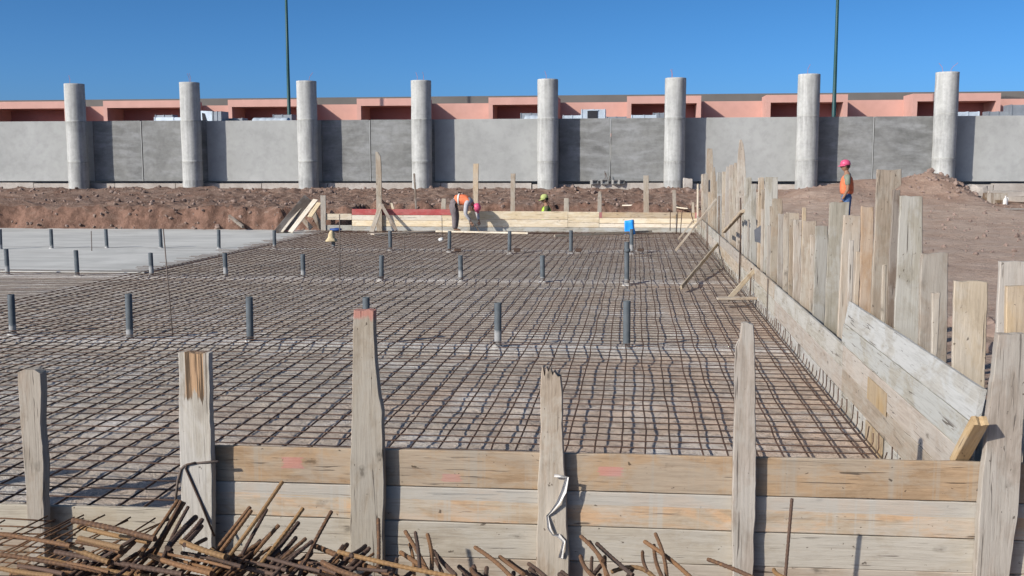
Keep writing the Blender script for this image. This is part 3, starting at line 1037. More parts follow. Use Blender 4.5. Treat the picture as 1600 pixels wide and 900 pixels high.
# green poles, their heads above the picture
for px, xt, Y, lab in ((452, 449, 56.0, "tall thin dark green lamp pole between second and third columns"), (1302.5, 1310, 54.0, "tall thin dark green lamp pole right of the seventh column")):
    b = oy(px, 186, Y)
    t_ = thing("lamp_pole", lab, "lamp pole", (b.x, Y, 1.0), 0, "green lamp poles behind the wall")
    bm = bmesh.new()
    lathe(bm, [(0.16, 0), (0.16, 0.5), (0.115, 0.52), (0.085, 6), (0.06, 12.5)], 14)
    from_bm("pole", bm, GREENPAINT, t_, smooth=True)
    bm = bmesh.new()
    tube(bm, [(0, 0, 12.4), (0.3, -0.2, 12.8), (0.9, -0.6, 13.0)], 0.045, 8)
    from_bm("arm", bm, GREENPAINT, t_, smooth=True)
    boxobj("lamp_head", (0.8, 1.4, -1.0, -0.6, 12.93, 13.06), GREENPAINT, t_, None, None, 0.04)

# ------------------------------------------------------------------ right form
FX = INX            # inner face
rf = thing("right_formwork", "long grey board formwork running away on the right side of the mat", "formwork", (FX, 5.42, 0))
segs = [(0, 3.3), (3.31, 7.6), (7.61, 12.2), (12.21, 16.4), (16.41, 20.6), (20.61, 24.4)]
hts = [(-0.16, 0.165), (0.169, 0.36), (0.364, 0.55)]
for k, (a, b) in enumerate(segs):
    for j, (z0, z1) in enumerate(hts):
        m = (WOODASH, WOOD, WOODPINK)[(j + k) % 3] if j else WOODASH
        sh = rnd.uniform(-0.5, 0.5) if 0 < k < 5 else 0
        dx = rnd.uniform(0, 0.006)
        o = board("form_board", (FX + dx, 5.42 + a, z0), (FX + dx, 5.42 + b, z0), (0, 0, 1), z1 - z0, 0.03, m, rf, 300 + k * 5 + j, 0.003, 0.003, 0.3, 0.003)
for (ya, yb, za, zb) in [(ox(b, 620, FX).y, ox(a, 620, FX).y, ox(a, y1, FX).z, ox(a, y0, FX).z) for a, b, y0, y1 in ((1356, 1386, 587, 622), (1355, 1383, 657, 704))]:
    o = boxobj("patch", (-0.006, -0.001, ya - 5.42, yb - 5.42, za, zb), WOODTAN, rf)
    o['label'] = "reddish tan patch of plywood"
# upright straps nailed to the face
for y_ in (13.6, 17.2, 21.5, 25.5, 27.5):
    boxobj("strap", (-0.012, -0.002, y_ - 5.42, y_ - 5.42 + 0.025, 0.02, 0.56), RODSTEEL, rf)
# raised pair of boards on top, at the near end
rb = thing("raised_boards", "two bluish grey boards set on edge on top of the near right formwork", "formwork", (FX, 5.46, 0.55))
board("upper_board", (FX + 0.016, 5.42, 0.722), (FX + 0.02, 8.78, 0.722), (0.16, 0, 1), 0.185, 0.03, WOODGREY, rb, 400, 0.004, 0.01)
board("lower_board", (FX + 0.002, 5.42, 0.553), (FX + 0.006, 8.80, 0.553), (0.06, 0, 1), 0.165, 0.03, WOODGREY, rb, 401, 0.004, 0.01)

# stakes outside the right form: rows of (pixel y, left x, right x) surveyed on the stake's own plane
SX = FX + 0.085


def stake(label, rows, Y=None, t=0.032, mat=WOOD, name="wooden_stake", group=None, low=None, rotz=None, jag=0.012, rag=0.005, dX=0.0, gz=None, extra=None):
    y0, l0, r0 = rows[-1]
    if Y is None:
        Y = ox(l0, y0, SX + dX).y
    pts = []
    for (py, pl, pr) in rows:
        a, b = oy(pl, py, Y), oy(pr, py, Y)
        pts.append((a.z, a.x, b.x))
    pts.sort()
    ox_ = pts[0][1]
    base = gz if gz is not None else ground_z(ox_ + 0.1, Y) - 0.15
    if low is not None:
        base = low
    if pts[0][0] > base:
        (z0, a0, b0), (z1, a1, b1) = pts[0], pts[1]
        pts.insert(0, (base, a0, b0))
    pts = [(z - base, a - ox_, b - ox_) for z, a, b in pts]
    seed = int(rows[0][0] * 13 + rows[0][1] * 7)
    bm = plank_bm(pts, t, seed, rag, jag, nc=9 if jag > 0.025 else 5, step=0.04)
    if rotz is None:
        rotz = random.Random(seed).uniform(-0.05, 0.09)
    o = from_bm(name, bm, mat, None, (ox_, Y, base), (0, 0, rotz))
    return tag(o, label, "stake", group)


RG = "upright plank stakes along the right formwork"
stk = [
    ("broad tan stake with a brown stain, standing alone near the right edge", [(438, 1491.7, 1543.5), (587, 1488, 1539.5), (640, 1486, 1538)], WOODSTAIN, 0.03),
    ("wide grey stake with a knot near its top, a short batten nailed on its front", [(395, 1440.7, 1483), (480, 1438, 1482), (583, 1435, 1481)], WOOD, 0.03),
    ("short thin batten nailed to the front of the wide grey stake", [(458, 1457.5, 1470), (570, 1456, 1464)], WOOD, 0.0),
    ("broad grey stake standing right of the tallest near stake", [(306, 1407, 1441.5), (420, 1402, 1441), (540, 1396, 1438)], WOODASH, 0.03),
    ("tallest near stake, split, with a notched block-like head", [(264, 1371, 1410), (293, 1370, 1410), (294.5, 1370, 1398), (330, 1369, 1395), (420, 1364, 1390), (520, 1361, 1387)], WOOD, 0.03),
    ("plank coloured dark as shade in the gap right of the split tall stake", [(296, 1396, 1407), (420, 1389, 1402), (520, 1386, 1398)], WOODDARK, 0.12),  # the gap's shadow is put into this plank's dark wood colour
    ("thin batten standing against the split tall stake", [(414, 1379, 1385), (510, 1377, 1383)], WOOD, 0.0),
    ("orange-brown stake with torn top, left of the split tall stake", [(322, 1346, 1366), (400, 1345, 1364), (500, 1343, 1362)], WOODORANGE, 0.04),
    ("grey stake with brown lower half, left of the orange-brown stake", [(336.5, 1319, 1345.5), (420, 1314, 1343), (500, 1310, 1341)], WOODPINK, 0.05),
    ("pale batten in front of the grey stake with brown lower half", [(375, 1326.7, 1334.5), (482, 1324.5, 1331)], WOOD, 0.0),
    ("short brown batten beside the pale batten", [(393, 1338, 1345.5), (490, 1334, 1341)], WOODTAN, 0.0),
    ("mossy grey stake hiding the legs of the man in the pink helmet", [(315.5, 1296.5, 1327.5), (400, 1293, 1322), (495, 1289, 1314)], WOODASH, 0.02),
    ("short bluish grey stake left of the mossy grey one", [(353, 1275, 1294), (420, 1273, 1292), (490, 1270.5, 1289)], WOODASH, 0.03),
    ("square-topped brownish stake with a thin peg behind its top left corner", [(344.5, 1254.7, 1275.7), (420, 1252, 1273), (474, 1250.5, 1270)], WOOD, 0.02),
    ("thin peg standing up behind the square-topped brownish stake", [(324, 1253.5, 1260), (440, 1252.5, 1259)], WOODTAN, 0.06),
    ("flat-topped grey stake immediately left of the square-topped brownish one", [(343.5, 1240.5, 1253), (465, 1239, 1251)], WOOD, 0.02),
    ("very narrow pale stake in front of the flat-topped grey one", [(342.5, 1234, 1240.5), (460, 1232, 1239)], WOOD, 0.0),
    ("brownish plank stake standing farther back against the earth", [(332, 1229, 1249), (420, 1228, 1248)], WOODPINK, 0.3),
    ("narrow stake with rounded head left of the brownish plank", [(333, 1225, 1233), (450, 1223, 1231)], WOOD, 0.02),
    ("narrow cracked stake with a dark gap on its right side", [(334, 1216.5, 1225), (440, 1214.5, 1223)], WOOD, 0.01),
    ("grey stake with chipped shoulder, under the pair of taller planks", [(310, 1207, 1222), (345, 1205.5, 1223.5), (430, 1203.5, 1218)], WOOD, 0.02),
    ("wide tall plank with square top, left of the seventh column", [(276.5, 1195.5, 1215.5), (340, 1195, 1214.5), (425, 1193, 1210)], WOODASH, 0.10),
    ("narrow tall plank with square dark-edged top beside the wide tall plank", [(277, 1185, 1194.5), (420, 1183.5, 1193)], WOODPINK, 0.06),
    ("grey stake whose top carries bits of rubble, behind the slate flap", [(288, 1173.5, 1181.5), (410, 1172, 1182)], WOODASH, 0.03),
    ("square-headed grey stake just right of the tallest ragged plank", [(277, 1163, 1174.5), (400, 1163, 1173)], WOODASH, 0.02),
    ("tallest ragged plank with pointed splintered top", [(218, 1156.2, 1158.6), (226, 1154.5, 1162), (250, 1152.5, 1164.5), (290, 1151, 1166), (395, 1150, 1163)], WOOD, 0.04),
    ("stake with slanted top hugging the left side of the ragged plank", [(254, 1147, 1151.5), (270, 1145, 1152), (390, 1143.5, 1151)], WOOD, 0.02),
    ("thin stake with pale edge, second left of the ragged plank", [(257, 1140, 1146), (385, 1138.5, 1145)], WOOD, 0.02),
    ("stake with dark split tip, third left of the ragged plank", [(260, 1135.5, 1140.5), (272, 1134, 1141), (380, 1132, 1139)], WOODPINK, 0.03),
    ("square stake, fourth left of the ragged plank", [(268, 1128.6, 1135), (375, 1127.5, 1134)], WOOD, 0.02),
    ("flat-topped stake with shaded right half amid the far cluster", [(269, 1120.5, 1128), (372, 1120, 1127.5)], WOODASH, 0.06),
    ("slender splinter-like stake rising in the far cluster", [(261, 1115, 1117), (275, 1114, 1118.2), (368, 1113, 1118)], WOOD, 0.03),
    ("thin low stake next to the splinter-like one", [(268, 1110.8, 1114), (365, 1110, 1113.5)], WOODPINK, 0.02),
    ("tall pale plank rising behind the far stakes", [(232, 1105, 1113), (250, 1104, 1114.4), (360, 1103, 1113)], WOODPINK, 0.25),
    ("square pale stake at the far end, second from the corner", [(271, 1099.5, 1106.5), (360, 1099.5, 1106)], WOOD, 0.02),
    ("last stake at the far corner of the right formwork", [(272, 1095.5, 1099), (358, 1096, 1099.5)], WOOD, 0.02),
    ("short stake filling the far cluster, in front of the tall pale plank", [(300, 1106.5, 1110), (362, 1106.5, 1110)], WOODTAN, 0.0),
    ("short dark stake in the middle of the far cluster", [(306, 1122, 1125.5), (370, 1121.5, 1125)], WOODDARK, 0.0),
    ("short stake with pale face below the slanted-top stake", [(310, 1141, 1147), (388, 1140, 1146)], WOOD, 0.0),
    ("long thin yellowish batten leaning upright left of the slate flap", [(343, 1168, 1171.5), (400, 1167, 1170.5)], WOOD, 0.0),
    ("stake below the chipped shoulder one, with a dark crack", [(352, 1199, 1205), (425, 1198, 1204)], WOODPINK, 0.0),
    ("thin stake between the narrow tall plank and the slate flap", [(326, 1189.5, 1194), (415, 1188.5, 1193)], WOOD, 0.0),
    ("low wide stake under the square-headed grey one", [(318, 1160, 1167.5), (398, 1159, 1167)], WOODASH, 0.0),
]
fill = [(1098, 1104, 290), (1107, 1112, 281), (1117, 1121, 283), (1124, 1130, 288), (1131, 1136, 282), (1137, 1142, 276), (1146, 1151, 281), (1152, 1158, 270), (1164, 1170, 300), (1170, 1176, 296), (1176, 1183, 306),
        (1182, 1188, 300), (1190, 1197, 296), (1195, 1202, 312), (1203, 1210, 322), (1210, 1218, 328), (1219, 1226, 343), (1227, 1235, 349), (1237, 1245, 356), (1246, 1255, 352), (1266, 1275, 366), (1289, 1297, 362), (1303, 1312, 358)]
for k, (a, b, yt) in enumerate(fill):
    who = ("in the far third of the row", "in the middle of the row", "toward the near end of the row")[0 if a < 1150 else (1 if a < 1205 else 2)]
    stk.append(("plain lower stake half hidden behind the front stakes %s" % who, [(yt, a, b), (yt + 100, a - 1, b - 1)], (WOOD, WOODPINK, WOOD)[k % 3], 0.10 + 0.04 * (k % 2)))
for lab, rows, mat, dX in stk:
    stake(lab, rows, None, 0.032, mat, group=RG, dX=dX)
# at the right edge of the picture
stake("tall board behind the big corner post at the right edge", [(408, 1563, 1612), (540, 1556, 1608), (640, 1550, 1604)], 5.72, 0.03, WOOD, group=RG)
stake("short pale batten on top of the big corner post at the right edge", [(447, 1574, 1606), (528, 1572.5, 1605)], 5.36, 0.03, WOODTAN, group=RG, low=oy(1574, 528, 5.36).z, gz=oy(1574, 528, 5.36).z)

# thin post and rods at the far corner
stake("thin whitish post standing in the far right corner of the pit", [(287, 1089, 1091.5), (360, 1088.5, 1091.2)], 29.9, 0.04, WOODPALE, group=RG, rag=0.001)


def rod(name, label, pts, rad, mat, cat="steel rod", group=None, sides=6):
    bm = bmesh.new()
    p0 = Vector(pts[0])
    tube(bm, [Vector(p) - p0 for p in pts], rad, sides)
    o = from_bm(name, bm, mat, None, p0, None, True)
    return tag(o, label, cat, group)


for (a, b, X, lab) in (((1157, 398), (1157, 309), 1.665, "black rod against the stakes below the ragged plank"), ((1155, 436), (1156.5, 378), 1.655, "dark rod on the formwork face under the black rod"),
                       ((1172, 463), (1174, 419), 1.655, "short dark rod by the foot of the nearest slanting batten"), ((1105, 392), (1106, 350), 1.655, "short dark rod on the far formwork boards")):
    rod("steel_rod", lab, [ox(*a, X), ox(*b, X)], 0.011, RUSTDARK, group="rods on the right formwork")
# slate flap
Y = ox(1180, 378, FX + 0.02).y
vv = [oy(x, y, Y) for x, y in ((1178.5, 359.5), (1190.5, 351), (1190, 382.5), (1187, 379.5), (1179.5, 377.5))]
bm = bmesh.new()
c0 = vv[0]
f0 = [bm.verts.new(v - c0) for v in vv]
f1 = [bm.verts.new(v - c0 + Vector((0, 0.012, 0))) for v in vv]
bm.faces.new(f0); bm.faces.new(f1[::-1])
for i in range(5):
    bm.faces.new((f0[i], f1[i], f1[(i + 1) % 5], f0[(i + 1) % 5]))
tag(from_bm("slate_flap", bm, SLATE, None, c0), "dark slate grey flap of board stuck on the stakes", "board")


def batten(label, p0, p1, wdir, wd, t, mat, name="wooden_batten", group=None, seed=1, cat="batten", jag=0.004):
    return tag(board(name, p0, p1, wdir, wd, t, mat, None, seed, 0.002, jag, 0.2), label, cat, group)


BG = "slanting battens bracing the right formwork"
batten("farthest slanting batten bracing the far stakes", oz(1054, 391, 0.13), ox(1118, 310, 1.72), (0, -1, 0), 0.04, 0.045, WOOD, group=BG, seed=11)
batten("thin batten crossing low beside the farthest slanting one", oz(1059, 373, 0.13), oy(1083, 343, 26.5), (0, -1, 0), 0.03, 0.04, WOOD, group=BG, seed=12)
batten("long middle slanting batten from mat to formwork top", oz(1062, 447, 0.13), ox(1120, 379, 1.66), (0, -1, 0), 0.03, 0.06, WOODSTAIN, group=BG, seed=13)
batten("pale batten poking up over the boards with a dark end", ox(1134, 364, 1.66), ox(1164, 332, 1.69), (0, -1, 0.3), 0.05, 0.06, WOODTAN, group=BG, seed=14)
batten("nearest slanting batten, beside the plank lying on the mat", oz(1134, 467, 0.13), ox(1175, 421, 1.655), (0, -1, 0), 0.03, 0.06, WOODSTAIN, group=BG, seed=15)
p = oz(1122, 469, 0.135)
batten("short plank lying flat on the mat by the nearest slanting batten", p, p + Vector((0.62, 0.08, 0.005)), (0, 1, 0), 0.12, 0.03, WOODPINK, "loose_plank", None, 16, "plank")
p = oy(1487, 728, 5.405)
batten("short tan offcut leaning in the near right corner of the form", p, oy(1521, 664, 5.16), (1, 0, 0.1), 0.075, 0.05, WOODTAN, "wood_offcut", None, 17, "offcut", 0.012)

# ------------------------------------------------------------------ front form
A = oz(340, 697, 0.55)
B = oz(1530, 722, 0.55)
fd = (B - A).normalized()
fn = Vector((fd.y, -fd.x, 0))      # toward the camera
ff = thing("front_formwork", "low front formwork of wide tan and grey boards with posts before it", "formwork", (A.x, A.y, 0), math.atan2(fd.y, fd.x))
Lf = (B - A).length
rowsf = [(0.362, 0.55, 0.346, 0.55, WOODTOP), (0.180, 0.358, 0.153, 0.341, WOODMID), (-0.02, 0.176, -0.02, 0.149, WOODLOW), (-0.25, -0.024, -0.25, -0.024, WOODPINK)]
for k, (z0, z1, y0_, y1_, m) in enumerate(rowsf):
    # boards taper a little from left to right, so each lies on its own slope
    p0 = Vector((-0.13, 0, z0))
    p1 = Vector((Lf + 0.62, 0, y0_ - (0.003 if k < 3 else 0)))
    zax = (p1 - p0); L = zax.length; zax.normalize()
    xax = (Vector((0, 0, 1)) - zax * zax.z).normalized()
    yax = zax.cross(xax)
    bm = plank_bm([(0, 0, z1 - z0), (L, 0, y1_ - y0_)], 0.028, 500 + k, 0.003, 0.004, step=0.12, bow=0.003)
    o = from_bm("form_board", bm, m, ff)
    M = Matrix((xax, yax, zax)).transposed().to_4x4()
    M.translation = p0 + Vector((0, 0.028, 0))
    o.matrix_basis = M
    o['label'] = ("tan top board with pink marks", "patchy pale and tan board", "whitish cement-coated board", "dusty pinkish bottom board")[k]
lf = thing("left_formwork", "low single-board formwork at the lower left behind the rebar pile", "formwork", (A.x, A.y, 0), math.atan2(fd.y, fd.x))
for k, (z0, z1, m) in enumerate(((0.02, 0.2, WOODLOW), (-0.2, 0.016, WOOD))):
    p0 = Vector((-2.6, 0.0, z0)); p1 = Vector((-0.135, 0.0, z0))
    o = from_bm("form_board", plank_bm([(0, 0, z1 - z0), (2.465, 0, z1 - z0)], 0.028, 520 + k, 0.003, 0.004, step=0.12), m, lf)
    M = Matrix((Vector((0, 0, 1)), Vector((0, -1, 0)), Vector((1, 0, 0)))).transposed().to_4x4()
    M.translation = p0 + Vector((0, 0.028, 0))
    o.matrix_basis = M

FG = "upright posts of the front formwork"
YP = 5.165
posts = [
    ("chipped grey post at the far left of the front formwork", [(577, 27, 63), (600, 27.5, 64), (660, 31, 64.5), (735, 38, 68), (793, 41, 69), (900, 48, 71)], WOOD, YP - 0.06, 0.06, 0.02),
    ("wide post with splintered orange-brown face at its top, behind the bent hook", [(550, 278, 327), (680, 280, 330), (850, 284, 332), (900, 286, 333)], WOODSPLIT, YP - 0.04, 0.05, 0.008),
    ("tallest front post with a red painted top and a step on its right edge", [(484, 552, 583), (560, 551, 587), (618, 550, 591.5), (640, 549, 597), (690, 548, 599), (800, 547, 599), (900, 546, 598)], WOODREDTOP, YP - 0.04, 0.055, 0.006),
    ("cracked post with a torn top and a white plastic strip hanging on it", [(575, 846, 874), (584, 845, 876), (673, 845, 879), (730, 841, 882), (760, 840, 883), (900, 838, 889)], WOOD, YP - 0.02, 0.055, 0.06),
    ("narrow-topped grey post right of the one with the white strip", [(505, 1159, 1178), (530, 1157, 1178.5), (537, 1151, 1178.5), (620, 1148, 1180), (700, 1146, 1181.5), (760, 1144.5, 1181), (900, 1145, 1177)], WOOD, YP + 0.02, 0.05, 0.012),
    ("big grey corner post at the right edge, with a knot low on its face", [(522, 1560, 1604), (600, 1550, 1602), (723, 1537, 1597), (800, 1531, 1591), (900, 1525, 1577)], WOOD, YP + 0.02, 0.06, 0.01),
]
for lab, rows, mat, Y, t_, jg in posts:
    xm = oy((rows[-1][1] + rows[-1][2]) / 2, 800, 5.25).x
    Y = A.y + (xm - A.x) * fd.y / fd.x - t_ - 0.006 - (0.02 if xm < -2.3 else 0)
    stake(lab, rows, Y, t_, mat, "formwork_post", FG, low=-0.42, rotz=0.0, jag=jg, rag=0.007)
# the row of posts goes on outside the picture on the left; their shadows fall on the mat
for dx, h in ((-3.68, 0.80), (-4.3, 1.02), (-5.15, 1.02)):
    bm = plank_bm([(0, 0, 0.16), (h + 0.42, 0.0, 0.16)], 0.055, int(-dx * 99), 0.006, 0.012)
    tag(from_bm("formwork_post", bm, WOOD, None, (dx, 5.12, -0.42)), "plain grey post left of the picture edge in line with the front formwork", "stake", FG)

# white strip hanging on the torn post
pts = [(866, 743), (876, 744), (886, 746), (881, 768), (872, 786), (861, 800), (855, 806), (858, 826), (864, 836), (872, 836), (881, 846), (878, 860), (876, 872)]
hw = [2.4, 2.0, 2.8, 4.2, 3.0, 1.6, 1.6, 2.6, 1.2, 3.0, 2.6, 2.4, 3.8]
bm = bmesh.new()
c0 = oy(870, 743, 5.195)
prev = None
for i, ((x, y), h) in enumerate(zip(pts, hw)):
    a = Vector(pts[min(i + 1, len(pts) - 1)]) - Vector(pts[max(i - 1, 0)])
    a.normalize()
    nx, ny = -a.y, a.x
    dep = 5.196 - 0.008 * (1 + math.sin(i * 1.9))
    q = [oy(x + nx * h, y + ny * h, dep - 0.006) - c0, oy(x, y, dep + 0.006) - c0, oy(x - nx * h, y - ny * h, dep - 0.004) - c0]
    cur = [bm.verts.new(v) for v in q] + [bm.verts.new(v + Vector((0, 0.0015, 0))) for v in q[::-1]]
    if prev:
        for k in range(6):
            bm.faces.new((prev[k], prev[(k + 1) % 6], cur[(k + 1) % 6], cur[k]))
    else:
        bm.faces.new(cur)
    prev = cur
bm.faces.new(prev[::-1])
tag(from_bm("plastic_strip", bm, WHITECLOTH, None, c0), "crumpled white plastic strip hanging on the cracked torn-topped post", "plastic strip")

# ------------------------------------------------------------------ rebar mat
mat_ = thing("rebar_mat", "large tied rebar mat covering the floor of the pit", "rebar mat", (0, 5.45, 0.0))
LX = [-8.9 + 0.18 * k for k in range(59)]
for k, x in enumerate(LX):
    bm = bmesh.new()
    pts = []
    n = 110
    s = k * 3.7
    off = rnd.uniform(-0.018, 0.018)
    wob = 0.006 + 0.010 * sm(-4, -0.5, x)
    for i in range(n + 1):
        y = 24.75 * i / n
        dx = off + wob * noise.noise(Vector((s, y * 1.1, 0))) + 0.5 * wob * noise.noise(Vector((s, y * 3.1, 4)))
        z = 0.066 + 0.005 * noise.noise(Vector((s, y * 0.7, 7))) + 0.008 * noise.noise(Vector((x * 0.3, y * 0.25, 2)))
        pts.append((x + dx, y, z))
    e = pts[-1]
    pts += [(e[0], e[1] + 0.02, e[2] + 0.02), (e[0] + rnd.uniform(-0.02, 0.02), e[1] + 0.03, e[2] + rnd.uniform(0.12, 0.2))]
    tube(bm, pts, 0.0068, 5)
    from_bm("long_bar", bm, MATSTEEL, mat_, smooth=True)


def cross_pts(k):
    y = 0.06 + 0.182 * k + rnd.uniform(-0.02, 0.02)
    s = k * 5.3 + 50
    x0 = -9.0 - rnd.uniform(0, 0.45) if y + 5.45 > 18.4 else -15.0
    if y + 5.45 < 14:
        x0 = -9.0
    n = int((1.62 - x0) / 0.22)
    pts = []
    sk = rnd.uniform(-0.02, 0.02)
    for i in range(n + 1):
        x = x0 + (1.61 - x0) * i / n
        pts.append((x, y + sk * (x + 4) * 0.3 + 0.012 * noise.noise(Vector((s, x * 0.8, 0))),
                    0.078 + 0.005 * noise.noise(Vector((s, x * 1.1, 3))) + 0.008 * noise.noise(Vector((x * 0.3, y * 0.25, 2)))))
    e = pts[-1]
    pts += [(e[0] + 0.02, e[1], e[2] + 0.01), (e[0] + 0.03, e[1] + rnd.uniform(-0.01, 0.01), e[2] + 0.04), (e[0] + 0.032 + rnd.uniform(-0.006, 0.004), e[1] + rnd.uniform(-0.012, 0.012), e[2] + rnd.uniform(0.07, 0.15))]
    return pts


NCB = 135
far = bmesh.new()
for k in range(NCB):
    pts = cross_pts(k)
    if k < 100:
        bm = bmesh.new()
        tube(bm, pts, 0.0048 if k < 40 else 0.0042, 5)
        from_bm("cross_bar", bm, MATSTEEL, mat_, smooth=True)
    else:
        tube(far, pts, 0.0040, 5)
struct(from_bm("cross_bar", far, MATSTEEL, mat_, smooth=True), 'stuff')
# edge bar along the right form
bm = bmesh.new()
tube(bm, [(1.60 + 0.006 * noise.noise(Vector((0, y, 0))), y, 0.089) for y in frange(0, 24.7, 0.3)], 0.008, 5)
from_bm("edge_bar", bm, MATSTEEL, mat_, smooth=True)

# ------------------------------------------------------------------ pipes
ordw = ["first", "second", "third", "fourth", "fifth", "sixth", "seventh", "eighth", "ninth", "tenth", "eleventh", "twelfth"]


def pipe(label, px, yb, yt, rad, collar=False, group=None):
    b = oz(px, yb, 0.01)
    h = oy(px, yt, b.y).z
    t = thing("pipe_stub", label, "pipe", (b.x, b.y, -0.02), rnd.uniform(0, 6), group)
    bm = bmesh.new()
    h = h + 0.02
    ri = rad * 0.86
    lathe(bm, [(rad, 0), (rad, h - 0.004), (rad - 0.004, h), (ri, h), (ri, h * 0.5)], 18, False)
    o = from_bm("tube", bm, PVC, t, None, (rnd.uniform(-0.02, 0.02), rnd.uniform(-0.02, 0.02), 0), True)
    if collar:
        bm = bmesh.new()
        lathe(bm, [(rad * 1.0, h - 0.17), (rad * 1.3, h - 0.165), (rad * 1.3, h - 0.12), (rad * 1.05, h - 0.11)], 18, False)
        from_bm("collar", bm, PVC, t, smooth=True)
    if rad > 0.03:
        bm = bmesh.new()
        lathe(bm, [(rad + 0.045, 0.0), (rad + 0.03, 0.035), (rad + 0.004, 0.05)], 14, False)
        for v in bm.verts:
            v.co *= 1 + 0.25 * noise.noise(v.co * 30 + Vector((px, 0, 0)))
        from_bm("mortar_ring", bm, CONBAY, t, smooth=True)
    return t


PG = "grey pipe stubs standing through the mat"
for i, (x, yb, yt) in enumerate(((20, 523, 460), (203, 531, 459), (391, 535, 464), (573, 538, 464), (778, 543, 473), (979, 545, 470))):
    ex = {0: "at the left picture edge", 3: "behind the red-topped post", 5: "at the right end"}.get(i, "")
    pipe(("grey pipe stub in the nearest row, %s from left %s" % (ordw[i], ex)).strip(), x, yb, yt, 0.040, False, PG)
for i, (x, yb, yt) in enumerate(((12, 430, 389), (121, 431, 391), (237, 432, 395), (353, 433, 395), (474, 435, 397), (596, 438, 399), (720, 439, 399), (848, 441, 399))):
    pipe("grey pipe stub in the middle pipe row, %s from the left" % ordw[i], x, yb, yt, 0.040, False, PG)
pipe("tall grey pipe stub with a collar, right end of the middle row", 979.5, 444, 378, 0.042, True, PG)
for i, (x, yb, yt) in enumerate(((1, 390, 358), (81, 389, 358), (167, 388, 358), (252, 388, 358), (342, 389, 359), (429, 388, 360), (521, 389, 372), (610, 391, 361), (702, 393, 361), (796, 395, 361), (892, 396, 360), (987, 396, 358))):
    ex = {6: ", under the beige sack", 11: ", before the blue plastic"}.get(i, "")
    pipe("grey pipe stub in the farthest pipe row, %s from the left%s" % (ordw[i], ex), x, yb, yt, 0.042, False, PG)

# beige sack on the pipe
b = oz(521, 389, 0.01)
q = oy(518, 376, b.y)
bm = bmesh.new()
lathe(bm, [(0.15, -0.02), (0.145, 0.01), (0.11, 0.05), (0.085, 0.08), (0.075, 0.16), (0.045, 0.225), (0.012, 0.24)], 22)
for v in bm.verts:
    v.co += Vector((noise.noise(v.co * 9), noise.noise(v.co * 9 + Vector((5, 0, 0))), noise.noise(v.co * 9 + Vector((0, 5, 0))))) * 0.03
tag(from_bm("paper_sack", bm, SACK, None, (q.x, b.y, q.z), None, True), "crumpled beige paper sack draped like a hat over a pipe", "sack")
# blue plastic canister-like sheet
vv = [oy(x, y, 28.3) for x, y in ((975.5, 345.5), (988, 343), (991, 366.5), (976, 366))]
bm = bmesh.new()
c0 = vv[3].copy()
f0 = [bm.verts.new(v - c0) for v in vv]
f1 = [bm.verts.new(v - c0 + Vector((0.03, 0.09, 0))) for v in vv]
bm.faces.new(f0); bm.faces.new(f1[::-1])
for i in range(4):
    bm.faces.new((f0[i], f1[i], f1[(i + 1) % 4], f0[(i + 1) % 4]))
bmesh.ops.subdivide_edges(bm, edges=bm.edges[:], cuts=4, use_grid_fill=True)
for v in bm.verts:
    v.co += Vector((noise.noise(v.co * 7), noise.noise(v.co * 7 + Vector((5, 0, 0))) * 1.5, noise.noise(v.co * 7 + Vector((0, 5, 0))))) * 0.018
tag(from_bm("blue_bag", bm, BLUEPLASTIC, None, c0, None, True), "bright blue plastic bag standing on the mat behind a pipe", "bag")
p = oz(525, 358.5, 0.13)
bm = bmesh.new()
bmesh.ops.create_icosphere(bm, subdivisions=2, radius=1)
for v in bm.verts:
    v.co = Vector((v.co.x * 0.19, v.co.y * 0.1, v.co.z * 0.05)) * (1 + 0.3 * noise.noise(v.co * 2))
tag(from_bm("plastic_scrap", bm, NAVY, None, p, None, True), "small navy blue plastic scrap at the foot of the far boards", "plastic scrap")
p = oz(689, 374, 0.13)
bm = bmesh.new()
bmesh.ops.create_icosphere(bm, subdivisions=2, radius=1)
for v in bm.verts:
    v.co = Vector((v.co.x * 0.065, v.co.y * 0.06, v.co.z * 0.05)) * (1 + 0.4 * noise.noise(v.co * 2))
tag(from_bm("cement_lump", bm, CEMENTLUMP, None, p), "small white cement lump under a thin rod on the mat", "lump")
for i, (x, lab) in enumerate(((715, "leftmost dark spacer block lying by the far pipe row"), (808, "dark spacer block between two far pipes, second from the left"), (904, "dark spacer block just right of the eleventh far pipe"), (1001, "rightmost dark spacer block by the far pipe row"))):
    p = oz(x, 393, 0.12)
    tag(boxobj("spacer_block", (-0.07, 0.07, -0.05, 0.05, 0, 0.07), RUSTDARK, None, p, (0, 0, rnd.uniform(-0.4, 0.4)), 0.008), lab, "spacer", "dark spacer blocks on the mat")

# thin upright rods in the pit
for (a, b, lab) in (((270, 526), (255, 357), "long thin leaning rod in the left part of the mat"), ((143.5, 392), (142.5, 361), "thin short rod standing on the pale bay"),
                    ((531, 437), (530.5, 335), "thin upright rod just right of the beige sack"), ((691, 374), (690.5, 340), "thin rod standing on the white cement lump"),
                    ((632.5, 396), (631, 366), "faint thin rod left of the white cement lump")):
    p = oz(a[0], a[1], 0.03)
    q = oy(b[0], b[1], p.y + 0.05)
    rod("thin_rod", lab, [p, (p + q) / 2, q], 0.007 if p.y < 15 else 0.010, RODSTEEL, group="thin upright rods in the pit", sides=5)

# ------------------------------------------------------------------ far form
FY = 30.0


def zf(py):
    return oy(760, py, FY).z


def xf(px, py=345):
    return oy(px, py, FY).x


fa = thing("far_formwork", "far formwork of pale new boards closing the end of the pit", "formwork", (0, FY, 0))


